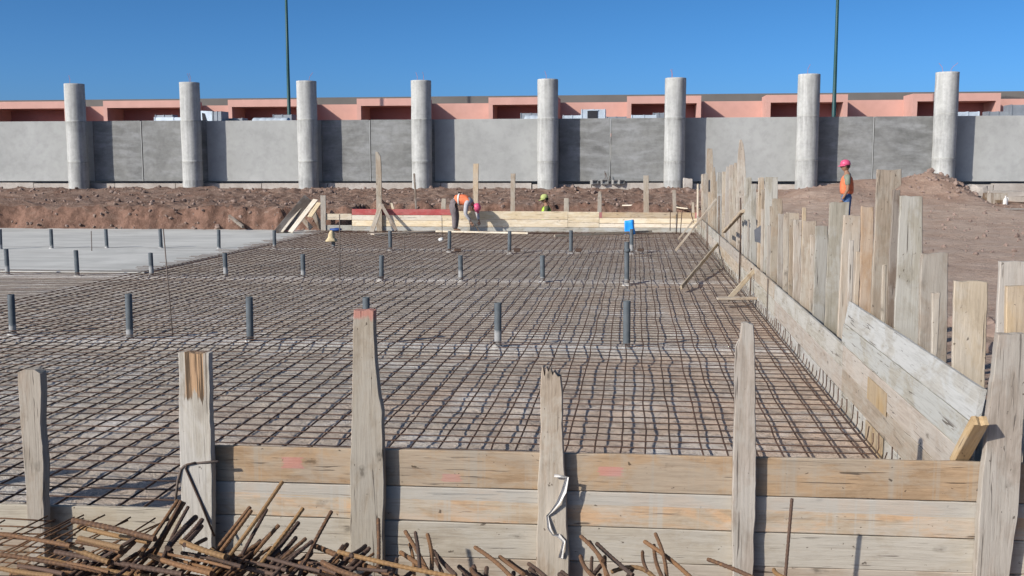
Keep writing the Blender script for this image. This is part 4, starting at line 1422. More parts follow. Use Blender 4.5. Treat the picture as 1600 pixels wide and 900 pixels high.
def fboard(x0, x1, y0, y1, mat, lab=None, dy=0.0):
    z0, z1 = zf(y1), zf(y0)
    a, b = xf(x0), xf(x1)
    o = from_bm("form_board", plank_bm([(0, 0, z1 - z0), (b - a, 0, z1 - z0)], 0.03, int(x0 + y0), 0.002, 0.003, step=0.3, bow=0.002), mat, fa)
    M = Matrix((Vector((0, 0, 1)), Vector((0, -1, 0)), Vector((1, 0, 0)))).transposed().to_4x4()
    M.translation = Vector((a, 0.03 + dy, z0))
    o.matrix_basis = M
    if lab:
        o['label'] = lab


fboard(503, 549.5, 335, 344.5, WOODPALE)
fboard(503, 549.5, 353, 362, WOODGREY)
fboard(550, 713, 327.3, 336.6, WOODRED, "red painted board")
fboard(550, 690, 337, 345, WOODPALE); fboard(690.5, 713, 337, 345, WOODPALE)
fboard(550, 713, 345.3, 354.4, WOODPALE)
fboard(550, 1092, 354.8, 363, WOODGREY, "grey bottom board")
fboard(713.6, 887, 330, 342.5, WOODPALE); fboard(713.6, 887, 342.9, 354.4, WOODPALE)
fboard(887.5, 936, 330.5, 338.5, WOODPALE); fboard(887.5, 936, 338.9, 346.4, WOODPALE); fboard(887.5, 936, 346.8, 354.4, WOODPALE)
fboard(936.5, 1091, 331, 339.5, WOODTAN, "tan board with a red end"); fboard(936.5, 1091, 340, 348, WOODPALE); fboard(936.5, 1091, 348.6, 354.4, WOODPALE)
for a, b in ((936.3, 940.5), (1086, 1091)):
    boxobj("red_end", (xf(a), xf(b), -0.006, -0.001, zf(339.5), zf(331)), WOODRED, fa)

TG = "stakes standing behind the far formwork"
far_st = [
    ("tall two-pronged plank post rising from the far boards", [(237, 586.5, 590), (245, 586.8, 594.6), (270, 587.3, 596), (318, 588, 596.3)], WOOD, 29.9, 0.05),
    ("thin dark stick behind the red board", [(271, 645.5, 648.5), (326, 648.5, 651)], WOODDARK, 30.15, 0.04),
    ("sawn post rising behind the bending man", [(255.5, 739.3, 747.7), (313, 738.7, 747), (330, 738.7, 747)], WOODTAN, 30.1, 0.05),
    ("slim post right of the bending man's shadow", [(271, 798, 805.3), (331, 797.5, 804.5)], WOOD, 30.1, 0.05),
    ("short stub just right of the man in the lime vest", [(309.5, 881.3, 888.7), (331, 881, 889)], WOOD, 30.1, 0.05),
    ("medium stake at the left end of the tan far board", [(299, 935, 939.3), (308, 933.8, 940), (331, 933.5, 940)], WOOD, 30.1, 0.05),
    ("tall stake standing in front of the earth between two far stubs", [(274, 1005.3, 1013.5), (331, 1005.5, 1014.3)], WOOD, 30.1, 0.05),
    ("stake below the sixth column", [(297, 1050.5, 1056), (331, 1051.5, 1057)], WOOD, 30.1, 0.05),
    ("short stake beside the far right corner", [(316, 1081, 1084.8), (331, 1081, 1085)], WOODTAN, 30.1, 0.05),
    ("grey end post of the far formwork beside the leaning planks", [(305, 500.6, 508.8), (330, 501, 509), (362, 501.5, 509)], WOOD, 29.96, 0.05),
    ("small pale peg right of the two-pronged post", [(319, 597, 600), (331, 597, 600)], WOODPALE, 30.1, 0.04),
    ("small tilted peg behind the red board", [(317, 609.5, 613), (331, 613.5, 617.5)], WOODPALE, 30.1, 0.04),
    ("grey stub behind the right end of the red board", [(310, 690, 696.4), (331, 689, 696.5)], WOOD, 30.1, 0.05),
]
for lab, rows, mat, Y, t_ in far_st:
    stake(lab, rows, Y, t_, mat, group=TG, low=0.0, rotz=0.0, rag=0.004, jag=0.01)
batten("light raking leg propping the two-pronged post", oy(577, 362, 29.35), oy(592, 318, 29.85), (1, 0, 0), 0.13, 0.035, WOOD, "prop_leg", None, 31, "prop")
batten("dark raking leg crossing the red board", oy(616.5, 361, 29.3), oy(593.5, 320, 29.8), (1, 0, 0), 0.09, 0.035, WOODDARK, "prop_leg", None, 32, "prop")
# planks lying at the foot of the far form
LP = "loose planks lying along the foot of the far formwork"
batten("short grey plank lying aslant before the far boards", oz(579, 364.5, 0.15), oz(677, 359.8, 0.16), (0.1, -1, 0), 0.22, 0.035, WOODPINK, "loose_plank", LP, 41, "plank")
batten("wide short plank under the aslant grey one", oz(577, 363.5, 0.13), oz(612, 364.2, 0.13), (0, -1, 0), 0.14, 0.02, WOODDARK, "loose_plank", LP, 42, "plank")
batten("long pale plank lying before the bending man's feet", oz(681, 363.0, 0.14), oz(825, 366.0, 0.14), (0, 0.25, 1), 0.05, 0.03, WOODPALE, "loose_plank", LP, 43, "plank")
batten("long grey plank running to the foot of the blue bag", oz(866, 370.5, 0.14), oz(1018, 363.5, 0.14), (0, 0.3, 1), 0.06, 0.04, WOOD, "loose_plank", LP, 44, "plank")
# leaning planks at the left of the far form
LG = "planks leaning at the left end of the far formwork"
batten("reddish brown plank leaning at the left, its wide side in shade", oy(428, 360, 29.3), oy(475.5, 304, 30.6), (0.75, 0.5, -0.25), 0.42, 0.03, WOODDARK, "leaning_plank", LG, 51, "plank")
batten("narrow pale plank leaning second in the group", oy(439, 361, 29.4), oy(474, 315.5, 30.5), (1, 0.2, 0), 0.075, 0.03, WOODPALE, "leaning_plank", LG, 52, "plank")
batten("wide pale plank leaning in the middle of the group", oy(450, 361, 29.3), oy(489.5, 310.5, 30.5), (1, 0.1, 0), 0.15, 0.03, WOODPALE, "leaning_plank", LG, 53, "plank")
batten("short pale plank leaning against the grey end post", oy(480, 338, 29.9), oy(495, 316, 30.4), (1, -0.2, 0), 0.16, 0.03, WOODPALE, "leaning_plank", LG, 54, "plank")
batten("beam coloured dark as shade, crossing under the leaning planks, nearer the end post", oy(484, 330, 30.45), oy(499, 359, 30.3), (1, 0, 0), 0.16, 0.05, WOODDARK, "leaning_plank", LG, 57, "plank")  # dark wood colour stands in for the planks' shadow side
batten("beam coloured dark as shade, crossing under the middle of the leaning planks", oy(463, 336, 30.5), oy(484, 360, 30.35), (1, 0, 0), 0.14, 0.05, WOODDARK, "leaning_plank", LG, 58, "plank")  # shadow under the planks painted as a dark board too
batten("thin red-edged strip on the ground under the leaning planks", oz(428, 361.5, 0.07), oz(474, 361.2, 0.07), (0, 1, 0), 0.08, 0.02, WOODRED, "wood_strip", None, 55, "strip")
batten("brown beam stuck slanting in the red bank", oy(360, 339, 31.2), oy(382, 356, 30.6), (0, -0.4, 1), 0.09, 0.07, WOODDARK, "wooden_beam", None, 56, "beam")
# boards lying on the earth behind the far form
EG = "loose boards on the earth behind the far formwork"
batten("pale board lying on the earth behind the far formwork, left of the tall stake", oy(974, 321, 33.5), oy(1004, 320.5, 33.3), (0, -1, 0.2), 0.12, 0.04, WOODPALE, "loose_board", EG, 61, "board")
batten("pale thin board on the earth right of the tall stake", oy(1015, 321, 33.6), oy(1051, 323, 33.2), (0, -1, 0.2), 0.12, 0.04, WOODPALE, "loose_board", EG, 62, "board")
batten("short pale board on the earth beside the far right corner", oy(1058, 325, 33.0), oy(1081, 328, 32.6), (0, -1, 0.2), 0.2, 0.04, WOODPALE, "loose_board", EG, 63, "board")
batten("long thin tan board lying along the bank behind the red board", oy(600, 321.5, 33.3), oy(760, 320.5, 33.3), (0, -1, 0.2), 0.06, 0.03, WOODPINK, "loose_board", EG, 64, "board")
batten("yellow tool handle lying on the earth slope below the wall", oy(901, 301, 40.2), oy(918, 314.5, 38.8), (1, 0, 0), 0.045, 0.045, YELLOWSTICK, "tool_handle", None, 65, "tool handle")
# thin hooked bars at the far right corner
HG = "thin starter bars at the far right corner"
for (a, b, lab) in (((1047, 360), (1047.5, 327), "thin upright bar at the far corner, leftmost of the corner bars"), ((1057, 364), (1059, 330), "thin upright bar at the far corner, second of the corner bars")):
    p = oz(a[0], a[1] + 1, 0.12)
    rod("corner_bar", lab, [p, oy(b[0], b[1], p.y)], 0.012, RUSTDARK, group=HG, sides=5)
p = oz(1063, 365, 0.12)
rod("corner_bar", "thin hooked bar bent over like a crook at the far corner", [p] + [oy(x, y, p.y) for x, y in ((1065.5, 332), (1067, 328.5), (1071, 327), (1076, 327), (1080, 329), (1080.5, 336), (1084, 348))], 0.012, RUSTDARK, group=HG, sides=5)


# ------------------------------------------------------------------ the pile of bars in front
def rebar(label, p, q, rad=0.010, mat=RUST, group=None, mid=None, name="rebar_offcut"):
    p, q = Vector(p), Vector(q)
    pts = [p, q]
    L = (q - p).length
    n = max(6, int(L / 0.011))
    bend = rnd.uniform(-0.012, 0.012)
    ax = (q - p).normalized().cross(Vector((0, 0, 1))).normalized()
    P = []
    for i in range(n + 1):
        k = i / n
        if mid is not None:
            v = p * (1 - k) ** 2 + Vector(mid) * 2 * k * (1 - k) + q * k * k
        else:
            v = p.lerp(q, k) + ax * bend * math.sin(math.pi * k)
        P.append(v - p)
    bm = bmesh.new()
    tube(bm, P, lambda i: rad * (1.0 if i % 2 else 0.86), 8)
    o = from_bm(name, bm, mat, None, p)
    return tag(o, label, "steel bar", group)


PGR = "rusty bar offcuts of the front pile"
LA = "dark rusty bar in the sheaf fanning up before the splintered post"
LB = "rusty bar end rising to the right between the splintered and the red-topped posts"
LC = "rusty bar end sticking up right of the red-topped post"
LD = "rusty bar end sticking up right of the post with the white strip"
LE = "rusty bar lying across the heap at the lower left"
bars = [
    (LA, (277.8, 782), (219, 869), 10, 0), (LA, (283, 783), (233, 867), 10, 0), (LA, (288, 785), (239, 872), 11, 0), (LA, (294, 792), (250, 883), 10, 2),
    (LA, (306, 808), (262, 856), 16, 2), (LA, (316, 812), (284, 848), 13, 2), (LA, (315, 822), (288, 852), 13, 2), (LA, (322, 842), (300, 856), 11, 2),
    (LB, (391, 792), (311, 893), 11, 0), ("longest rusty bar of the pile, its tip highest against the boards", (441.7, 752), (330, 905), 11, 1), (LB, (393, 797), (325, 888), 11, 0),
    (LB, (416.7, 796), (378, 867), 10, 2), (LB, (436, 820), (356, 917), 11, 0), ("long ochre rusty bar rising just left of the red-topped post", (473.6, 794), (378, 917), 11, 1),
    (LB, (466.7, 816), (395, 905), 12, 2), (LB, (462.5, 840), (411, 896), 12, 2), (LB, (458, 868), (420, 905), 17, 2), (LB, (450, 834), (385, 905), 12, 2), (LB, (425, 832), (352, 905), 11, 2),
    ("straight grey-brown bar with its tip right before the red-topped post", (518, 799), (464, 908), 11, 0),
    (LB, (487, 861), (450, 896), 12, 0), (LB, (543, 850), (498, 902), 12, 0), (LB, (558, 863), (522, 902), 11, 2), (LB, (571, 853), (548, 868), 12, 2), (LB, (536, 853), (505, 890), 11, 2),
    ("thick ribbed bar slanting down right from beside the red-topped post", (492, 853), (622, 902), 15, 0), ("thick ribbed bar end lying below the slanting ribbed bar", (503, 878), (566, 903), 14, 0),
    ("long yellowish bar lying across under the red-topped post", (528, 862), (712, 902), 12, 1), ("bar standing straight up before the red-topped post", (591, 811), (591, 888), 10, 0),
    (LC, (633, 830), (670, 896), 11, 0), (LC, (649, 832), (656, 890), 10, 2), (LC, (668, 835), (674, 896), 11, 0), (LC, (677, 861), (712, 899), 12, 2), (LC, (680, 874), (695, 905), 10, 2),
    ("short ribbed bar slanting down right of the red-topped post", (626, 863), (668, 891), 12, 0), (LC, (640, 850), (647, 900), 9, 0), (LC, (620, 874), (610, 900), 11, 2),
    (LC, (742, 855), (800, 903), 11, 0), (LC, (781, 870), (818, 897), 11, 0), (LC, (737, 889), (752, 905), 13, 0), (LC, (826, 881), (853, 902), 11, 2), (LC, (795, 876), (836, 903), 10, 0),
    (LD, (907.6, 838), (942, 876), 11, 0), (LD, (921, 846), (950, 900), 10, 0), (LD, (932, 849), (989, 899), 11, 2), ("longest bar right of the white strip, slanting down to the right", (1007, 846), (1080, 903), 11, 0),
    (LD, (1024, 834), (1042, 903), 10, 0), (LD, (1022, 852), (1035, 903), 10, 0), (LD, (1004, 862), (1011, 892), 9, 0), (LD, (907, 869), (929, 903), 11, 0), (LD, (945, 870), (948, 903), 11, 0), (LD, (925, 871), (926, 903), 9, 2),
    ("bar with its tip left of the narrow-topped grey post", (1106, 874), (1178, 903), 11, 0), ("short orange bar tip at the bottom right below the lone thin rod", (1209, 890), (1226, 903), 11, 1),
    ("thick ribbed bar with a flat top lying left of the sheaf", (113, 813), (242, 842), 15, 0), ("thick ochre ribbed bar under the flat-topped one", (123, 823), (232, 847), 13, 1),
    (LE, (124, 841), (190, 856), 15, 1), (LE, (120, 846), (188, 862), 13, 0), ("long dark ribbed bar lying across the lower left corner", (86, 862), (285, 897), 13, 2), (LE, (60, 872), (235, 902), 13, 1),
    (LE, (0, 866), (160, 893), 12, 0), (LE, (-10, 833), (110, 853), 11, 0), (LE, (90, 846), (170, 878), 14, 1), (LE, (213, 839), (158, 873), 11, 2), (LE, (211, 846), (178, 876), 11, 0), (LE, (247, 870), (212, 896), 10, 0),
    (LE, (137, 877), (108, 900), 11, 2), (LE, (0, 888), (85, 900), 13, 1), (LE, (233, 868), (330, 896), 14, 0), ("thick ochre ribbed bar lying before the splintered post", (283, 846), (352, 870), 15, 1), (LE, (200, 833), (243, 843), 12, 0), (LE, (330, 858), (352, 872), 10, 1),
]
for lab, a, b, r_, mi in bars:
    ya = 4.62 - rnd.uniform(0, 0.08)
    yb = 4.36 - rnd.uniform(0, 0.12)
    if lab == LE or 'lying' in lab:
        ya, yb = 4.36 - rnd.uniform(0, 0.1), 4.24 - rnd.uniform(0, 0.1)
    o = rebar(lab, oy(a[0], a[1], ya), oy(b[0], b[1], yb), r_ / 1000 * 0.92, (RUST, RUSTYEL, RUSTDARK)[mi], PGR)
# deeper bars of the heap
for i in range(125):
    px = rnd.uniform(60, 560)
    py = 868 + rnd.uniform(0, 45) + 14 * abs(px - 330) / 250
    Y = rnd.uniform(4.3, 4.62)
    if rnd.random() < 0.6:
        d = Vector((rnd.uniform(45, 75), -rnd.uniform(40, 70)))
    else:
        d = Vector((-rnd.uniform(50, 90), -rnd.uniform(10, 28)))
    k = rnd.uniform(0.5, 0.85)
    rebar("dark rusty bar buried deep in the heap at the lower left", oy(px + d.x * k, max(826 if px > 200 else 850, py + d.y * k * 0.8), Y), oy(px - d.x * 0.6, py - d.y * 0.6, Y - 0.25), rnd.uniform(0.007, 0.0105), RUSTDARK if rnd.random() < 0.5 else RUST, PGR)
for i in range(16):
    px = rnd.uniform(560, 1020)
    py = 905 + rnd.uniform(0, 12)
    Y = rnd.uniform(4.4, 4.6)
    d = Vector((rnd.uniform(-40, 40), -rnd.uniform(10, 26)))
    rebar("rusty bar at the bottom edge of the heap under the front boards", oy(px + d.x, py + d.y, Y), oy(px - d.x, py + 30, Y - 0.2), 0.011, RUSTDARK, PGR)
rebar("curved orange rusty bar arching at the bottom right of the white strip", oy(955, 894, 4.5), oy(1024, 905, 4.45), 0.011, RUSTYEL, PGR, mid=oy(1000, 874, 4.5))
# bar heap support: low earth rise under the pile is part of the ground sheet
o = rebar("lone thin rusty rod standing upright before the right boards", oy(1237.5, 779, 4.95), oy(1226, 915, 4.95), 0.0085, RUSTDARK, None, name="steel_rod")
# bent hook bar
P = [oy(x, y, Y) for x, y, Y in ((273, 792, 5.12), (278, 750, 5.12), (283, 733, 5.125), (289, 727, 5.13), (300, 724, 5.13), (341, 721, 5.125))]
rod("bent_hook_bar", "bent rusty hook bar leaning against the splintered post", P, 0.0075, RODSTEEL, "steel bar", None, 8)
P = [oy(x, y, Y) for x, y, Y in ((335, 838, 5.11), (312, 782, 5.12), (290, 732, 5.12), (292, 726, 5.12), (305, 723, 5.12))]
rod("bent_hook_bar", "thin bent bar crossing down over the face of the splintered post", P, 0.006, RUSTDARK, "steel bar", None, 8)
# sheet of thin wire mesh in the lower left corner
bm = bmesh.new()
O = oy(-60, 812, 4.98)
for i in range(9):
    yy = 810 + i * 9 + rnd.uniform(-2, 2)
    Y = 4.58 - 0.03 * i
    a, b = oy(-70, yy, Y), oy(92 + rnd.uniform(-15, 50), yy + 5 + i * 1.5, Y)
    tube(bm, [a - O, (a + b) / 2 - O + Vector((0, 0, rnd.uniform(-0.01, 0.01))), b - O], 0.0042, 5)
for j in range(13):
    xx = -130 + j * 22 + rnd.uniform(-5, 5)
    a, b = oy(xx, 893 - j * 0.5, 4.33), oy(xx + 150 + rnd.uniform(-25, 30), 808 + rnd.uniform(-4, 10), 4.58)
    tube(bm, [a - O, (a + b) / 2 - O + Vector((0, 0, rnd.uniform(-0.01, 0.01))), b - O], 0.0042, 5)
tag(from_bm("wire_mesh", bm, RUST, None, O, None, True), "sheet of thin rusty wire mesh in the lower left corner", "wire mesh")


# ------------------------------------------------------------------ people
def skin_part(chain_list, sub=1):
    """list of chains [(x,y,z,r),...]; shared points join; returns evaluated meshes"""
    out = []
    me = bpy.data.meshes.new("tmp")
    verts, rads, edges, key = [], [], [], {}
    for ch in chain_list:
        prev = None
        for (x, y, z, r) in ch:
            kk = (round(x, 4), round(y, 4), round(z, 4))
            if kk not in key:
                key[kk] = len(verts)
                verts.append((x, y, z)); rads.append(r)
            i = key[kk]
            if prev is not None and prev != i and (prev, i) not in edges:
                edges.append((prev, i))
            prev = i
    me.from_pydata(verts, edges, [])
    o = bpy.data.objects.new("tmp", me)
    COL.objects.link(o)
    m = o.modifiers.new("s", 'SKIN')
    m.use_smooth_shade = True
    for i, sv in enumerate(me.skin_vertices[0].data):
        sv.radius = (rads[i], rads[i])
        sv.use_root = i == 0
    s = o.modifiers.new("u", 'SUBSURF')
    s.levels = s.render_levels = sub
    dg = bpy.context.evaluated_depsgraph_get()
    dg.update()
    ev = o.evaluated_get(dg)
    res = bpy.data.meshes.new_from_object(ev)
    bpy.data.objects.remove(o)
    bpy.data.meshes.remove(me)
    return res


def mesh_union(name, meshes, mat, parent):
    bm = bmesh.new()
    for me in meshes:
        bm.from_mesh(me)
        bpy.data.meshes.remove(me)
    return from_bm(name, bm, mat, parent, smooth=True)


def head_bm(bm, c, face, tilt=0.0, s=1.0):
    """face: unit dir in XY the head looks at; tilt: nod downwards"""
    M = Matrix.Translation(c) @ Matrix.Rotation(math.atan2(face[1], face[0]), 4, 'Z') @ Matrix.Rotation(tilt, 4, 'Y') @ Matrix.Scale(s, 4)
    v0 = len(bm.verts)
    bmesh.ops.create_icosphere(bm, subdivisions=3, radius=1)
    bm.verts.ensure_lookup_table()
    for v in bm.verts[v0:]:
        x, y, z = v.co
        q = Vector((x * 0.098, y * 0.075, z * 0.118))
        if z < 0:
            q.y *= 1 + 0.25 * z
            q.x *= 1 + 0.12 * z
        if x > 0.75 and abs(y) < 0.28 and -0.35 < z < 0.15:
            q.x += 0.026 * (1 - abs(y) / 0.28)
        if x > 0.6 and 0.05 < z < 0.3 and 0.2 < abs(y) < 0.6:
            q.x -= 0.008
        if abs(y) > 0.93 and abs(z) < 0.28 and -0.3 < x < 0.2:
            q.y += 0.018 * (1 if y > 0 else -1)
        v.co = M @ q
    return M


def person(name, label, loc, rotz, J, style):
    t = thing(name, label, "person", loc, rotz)
    body = []
    # torso, legs and arms as one skeleton
    hip, chest, neck, hd = J['hip'], J['chest'], J['neck'], J['head']
    torso = [(*hip, 0.125), (*J['waist'], 0.115), (*chest, 0.135), (*J['top'], 0.10), (*neck, 0.055), (*[(a + b) / 2 for a, b in zip(neck, hd)], 0.055)]
    chains = [torso]
    for s in ('l', 'r'):
        h, k, a, f = J['hip_' + s], J['knee_' + s], J['ankle_' + s], J['toe_' + s]
        chains.append([(*hip, 0.125), (*h, 0.088), (*k, 0.058), (*a, 0.042), (*f, 0.035)])
        sh, e, w_ = J['sh_' + s], J['elb_' + s], J['wr_' + s]
        chains.append([(*J['top'], 0.10), (*sh, 0.06), (*e, 0.042), (*w_, 0.028)])
    body.append(skin_part(chains, 1))
    for s in ('l', 'r'):
        w_, h = Vector(J['wr_' + s]), Vector(J['hand_' + s])
        d = (h - w_).normalized()
        side = d.cross(Vector((0, 1, 0.2))).normalized()
        nrm = d.cross(side)
        palm = w_ + d * 0.07
        body.append(skin_part([[(*w_, 0.027), (*(w_ + d * 0.035), 0.034), (*palm, 0.036)]], 1))
        for q in range(4):
            o_ = side * (q - 1.5) * 0.021
            ln = (0.062, 0.074, 0.068, 0.052)[q]
            a = palm - d * 0.01 + o_
            body.append(skin_part([[(*a, 0.009), (*(a + d * (0.01 + ln * 0.5) + nrm * 0.008), 0.0088), (*(a + d * ln + nrm * 0.03), 0.0075)]], 1))
        a = w_ + d * 0.03 - side * 0.022
        body.append(skin_part([[(*a, 0.011), (*(a - side * 0.028 + d * 0.02), 0.0105), (*(a - side * 0.03 + d * 0.055 + nrm * 0.015), 0.009)]], 1))
    bm = bmesh.new()
    for me in body:
        bm.from_mesh(me)
        bpy.data.meshes.remove(me)
    M = head_bm(bm, Vector(hd), J['face'], J['tilt'])
    n0 = len(bm.faces)
    ob = from_bm("body", bm, SKIN, t, smooth=True)
    # eyes, mouth
    bm = bmesh.new()
    for sy in (-0.03, 0.03):
        bmesh.ops.create_uvsphere(bm, u_segments=8, v_segments=6, radius=0.011, matrix=M @ Matrix.Translation((0.086, sy, 0.012)))
    from_bm("eyes", bm, EYE, ob, smooth=True)
    bm = bmesh.new()
    bmesh.ops.create_uvsphere(bm, u_segments=10, v_segments=6, radius=1, matrix=M @ Matrix.Translation((0.084, 0, -0.058)) @ Matrix.Diagonal((0.008, 0.024, 0.007, 1)))
    from_bm("mouth", bm, LIP, ob, smooth=True)
    bm = bmesh.new()
    bmesh.ops.create_icosphere(bm, subdivisions=3, radius=1)
    for v in bm.verts:
        x, y, z = v.co
        zz = max(z, -0.25 if x < 0 else 0.2)
        v.co = M @ Vector((x * 0.104 - 0.006, y * 0.081, zz * 0.124))
    from_bm("hair", bm, HAIR, t, smooth=True)
    # trousers
    ch = []
    for s in ('l', 'r'):
        h, k, a = J['hip_' + s], J['knee_' + s], J['ankle_' + s]
        ch.append([(*J['waist'], 0.128), (*hip, 0.155), (*h, 0.122), (*k, 0.096), (*a, 0.080)])
    mesh_union("trousers", [skin_part(ch, 1)], style['trousers'], t)
    # shirt
    ch = [[(*hip, 0.138), (*J['waist'], 0.131), (*chest, 0.150), (*J['top'], 0.112), (*[a * 0.5 + b * 0.5 for a, b in zip(J['top'], neck)], 0.072)]]
    for s in ('l', 'r'):
        sh, e, w_ = Vector(J['sh_' + s]), Vector(J['elb_' + s]), Vector(J['wr_' + s])
        c = [(*J['top'], 0.112), (*sh, 0.078), (*(sh.lerp(e, 0.75)), 0.064)]
        if style['long']:
            c += [(*e, 0.058), (*e.lerp(w_, 0.9), 0.042)]
        ch.append(c)
    mesh_union("shirt", [skin_part(ch, 1)], style['shirt'], t)
    # vest: torso only, with reflective bands
    h2 = Vector(hip).lerp(Vector(J['waist']), 0.4)
    ch = [[(*h2, 0.170), (*J['waist'], 0.165), (*chest, 0.182), (*J['top'], 0.140)]]
    for s in ('l', 'r'):
        sh = Vector(J['sh_' + s])
        ch.append([(*J['top'], 0.128), (*(Vector(J['top']).lerp(sh, 0.75)), 0.082)])
    v = mesh_union("vest", [skin_part(ch, 1)], style['vest'], t)
    ax = (Vector(chest) - Vector(J['waist'])).normalized()
    for k in style.get('bands', ()):
        c = Vector(J['waist']).lerp(Vector(chest), k)
        bm = bmesh.new()
        rings = lathe(bm, [(0.168 + 0.012 * k, -0.022), (0.171 + 0.012 * k, 0), (0.168 + 0.012 * k, 0.022)], 20, False)
        q = ax.to_track_quat('Z', 'Y').to_matrix().to_4x4()
        for vv_ in bm.verts:
            vv_.co = c + (q @ vv_.co)
        from_bm("reflective_band", bm, SILVER, v, smooth=True)
    # shoes
    for s in ('l', 'r'):
        a, f = Vector(J['ankle_' + s]), Vector(J['toe_' + s])
        hl = a + (a - f).normalized() * 0.06
        hl.z = f.z
        mesh_union("boot", [skin_part([[(*(a + Vector((0, 0, 0.03))), 0.055), (a.x, a.y, f.z + 0.01, 0.055), (*f, 0.045)], [(a.x, a.y, f.z + 0.01, 0.055), (*hl, 0.045)]], 1)], BOOT, t)
    # headgear
    bm = bmesh.new()
    prof = [(0.118, 0.0), (0.120, 0.03), (0.113, 0.07), (0.090, 0.106), (0.05, 0.128), (0.012, 0.135)]
    if style['hat'] == 'cap':
        prof = [(0.108, 0.0), (0.112, 0.03), (0.106, 0.07), (0.085, 0.105), (0.045, 0.125), (0.01, 0.13)]
    lathe(bm, prof, 24)
    for v_ in bm.verts:
        v_.co.y *= 0.86
    n1 = len(bm.verts)
    rad = prof[0][0]
    br = 0.055 if style['hat'] == 'helmet' else 0.085
    ring0, ring1 = [], []
    for k in range(13):
        a = -math.pi / 2 + math.pi * k / 12
        out = br * max(0.12, math.cos(a)) ** 0.8
        for zz, rg in ((0.004, ring0), (-0.008, ring1)):
            rg.append((bm.verts.new((rad * 0.97 * math.cos(a), rad * 0.86 * math.sin(a), zz)),
                       bm.verts.new(((rad + out) * math.cos(a), (rad * 0.86 + out * 0.5) * math.sin(a), zz - 0.012))))
    for k in range(12):
        for rg in (ring0, ring1):
            bm.faces.new((rg[k][0], rg[k][1], rg[k + 1][1], rg[k + 1][0]))
        bm.faces.new((ring0[k][1], ring1[k][1], ring1[k + 1][1], ring0[k + 1][1]))
    for v_ in bm.verts:
        v_.co = M @ (Vector((0, 0, 0.030)) + v_.co)
    from_bm("helmet" if style['hat'] == 'helmet' else "cap", bm, style['hatmat'], t, smooth=True)
    return t


def stand_joints(lean=0.0):
    return {'hip': (0, 0, 0.93), 'waist': (0.0, 0, 1.06), 'chest': (0.01, 0, 1.27), 'top': (0.0, 0, 1.42), 'neck': (0.02, 0, 1.51), 'head': (0.05, 0, 1.645),
            'hip_l': (0, 0.10, 0.86), 'hip_r': (0, -0.10, 0.86), 'knee_l': (0.04, 0.11, 0.49), 'knee_r': (0.0, -0.11, 0.49), 'ankle_l': (0.02, 0.11, 0.09), 'ankle_r': (-0.06, -0.12, 0.09),
            'toe_l': (0.18, 0.13, 0.045), 'toe_r': (0.10, -0.15, 0.045), 'sh_l': (0, 0.19, 1.41), 'sh_r': (0, -0.19, 1.41), 'elb_l': (-0.02, 0.25, 1.12), 'elb_r': (-0.03, -0.25, 1.12),
            'wr_l': (0.10, 0.23, 0.88), 'wr_r': (0.08, -0.23, 0.87), 'hand_l': (0.15, 0.22, 0.74), 'hand_r': (0.13, -0.22, 0.73), 'face': (1, 0), 'tilt': 0.05}


# standing man, facing left
Y = 25.6
p = oy(1322, 330, Y)
person("person", "man standing in pink helmet, orange vest and jeans behind the stakes", (p.x, Y, ground_z(p.x, Y)), R(170), stand_joints(),
       dict(trousers=JEANS, shirt=GREYSHIRT, vest=ORANGEVEST, long=False, hat='helmet', hatmat=PINKHELM))
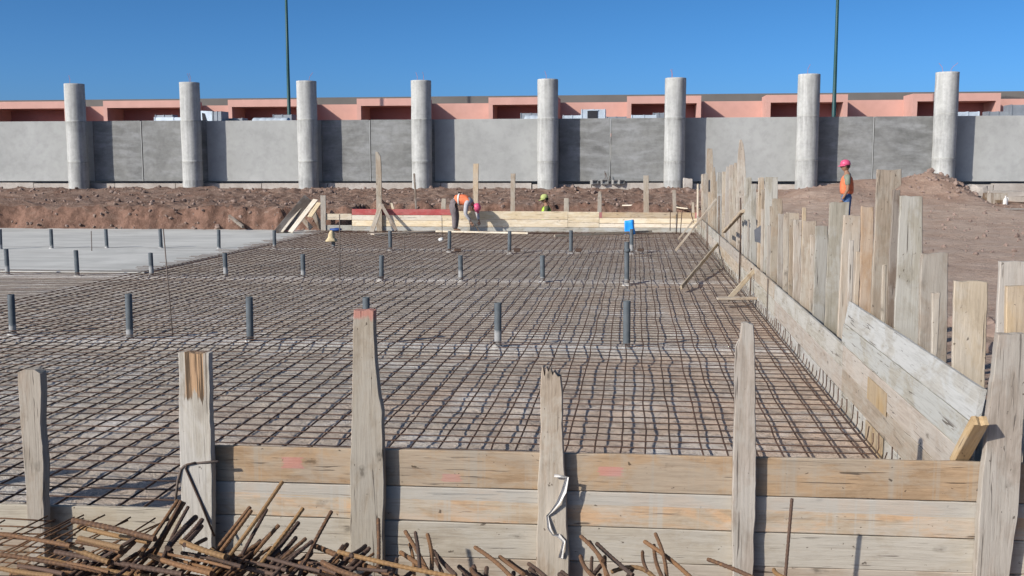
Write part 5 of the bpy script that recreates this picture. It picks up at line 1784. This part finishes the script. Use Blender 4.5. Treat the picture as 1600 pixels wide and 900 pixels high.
# bending man, facing right
J = {'hip': (-0.10, 0, 0.86), 'waist': (0.02, 0, 0.93), 'chest': (0.24, 0, 0.93), 'top': (0.38, 0, 0.86), 'neck': (0.45, 0, 0.80), 'head': (0.53, 0.0, 0.69),
     'hip_l': (-0.13, 0.10, 0.80), 'hip_r': (-0.13, -0.10, 0.80), 'knee_l': (-0.06, 0.12, 0.45), 'knee_r': (-0.04, -0.12, 0.45), 'ankle_l': (-0.10, 0.12, 0.09), 'ankle_r': (-0.04, -0.13, 0.09),
     'toe_l': (0.06, 0.14, 0.045), 'toe_r': (0.12, -0.15, 0.045), 'sh_l': (0.36, 0.19, 0.83), 'sh_r': (0.32, -0.19, 0.83), 'elb_l': (0.52, 0.22, 0.56), 'elb_r': (0.30, -0.24, 0.54),
     'wr_l': (0.60, 0.12, 0.32), 'wr_r': (0.44, -0.16, 0.32), 'hand_l': (0.63, 0.08, 0.19), 'hand_r': (0.50, -0.12, 0.19), 'face': (1, -0.25), 'tilt': R(62)}
p = oz(722, 362, 0.12)
person("person", "man bending over in pink helmet, orange vest and grey trousers at the far boards", (p.x - 0.2, 29.45, 0.07), R(-6), J,
       dict(trousers=GREYTROUSER, shirt=WHITESHIRT, vest=ORANGEVEST, bands=(0.2,), long=True, hat='helmet', hatmat=PINKHELM))
p = oy(742, 352, 29.35)
batten("short dark iron bar held by the bending man", (p.x + 0.0, 29.3, 0.30), (p.x + 0.12, 29.25, 0.12), (0, 1, 0), 0.03, 0.02, WOODDARK, "iron_bar", None, 71, "tool")
# kneeling man in lime, facing left
J = stand_joints()
dz = -0.60
for k in ('hip', 'waist', 'chest', 'top', 'neck', 'head', 'sh_l', 'sh_r', 'elb_l', 'elb_r', 'wr_l', 'wr_r', 'hand_l', 'hand_r', 'hip_l', 'hip_r'):
    J[k] = (J[k][0], J[k][1], J[k][2] + dz)
J.update({'knee_l': (0.34, 0.13, 0.30), 'knee_r': (0.25, -0.14, 0.09), 'ankle_l': (0.26, 0.13, 0.07), 'ankle_r': (-0.15, -0.13, 0.09), 'toe_l': (0.42, 0.14, 0.04), 'toe_r': (-0.28, -0.13, 0.05),
          'elb_l': (0.10, 0.27, 0.56), 'elb_r': (0.10, -0.27, 0.56), 'wr_l': (0.30, 0.20, 0.47), 'wr_r': (0.30, -0.2, 0.47), 'hand_l': (0.42, 0.16, 0.44), 'hand_r': (0.42, -0.16, 0.44), 'tilt': R(14)})
Y = 30.75
p = oy(854, 330, Y)
person("person", "man crouching in lime cap and lime vest behind the far formwork", (p.x, Y, oy(852, 303, Y).z - 1.205), R(190), J,
       dict(trousers=GREYTROUSER, shirt=DARKSHIRT, vest=GREENVEST, long=True, hat='cap', hatmat=LIMECAP))
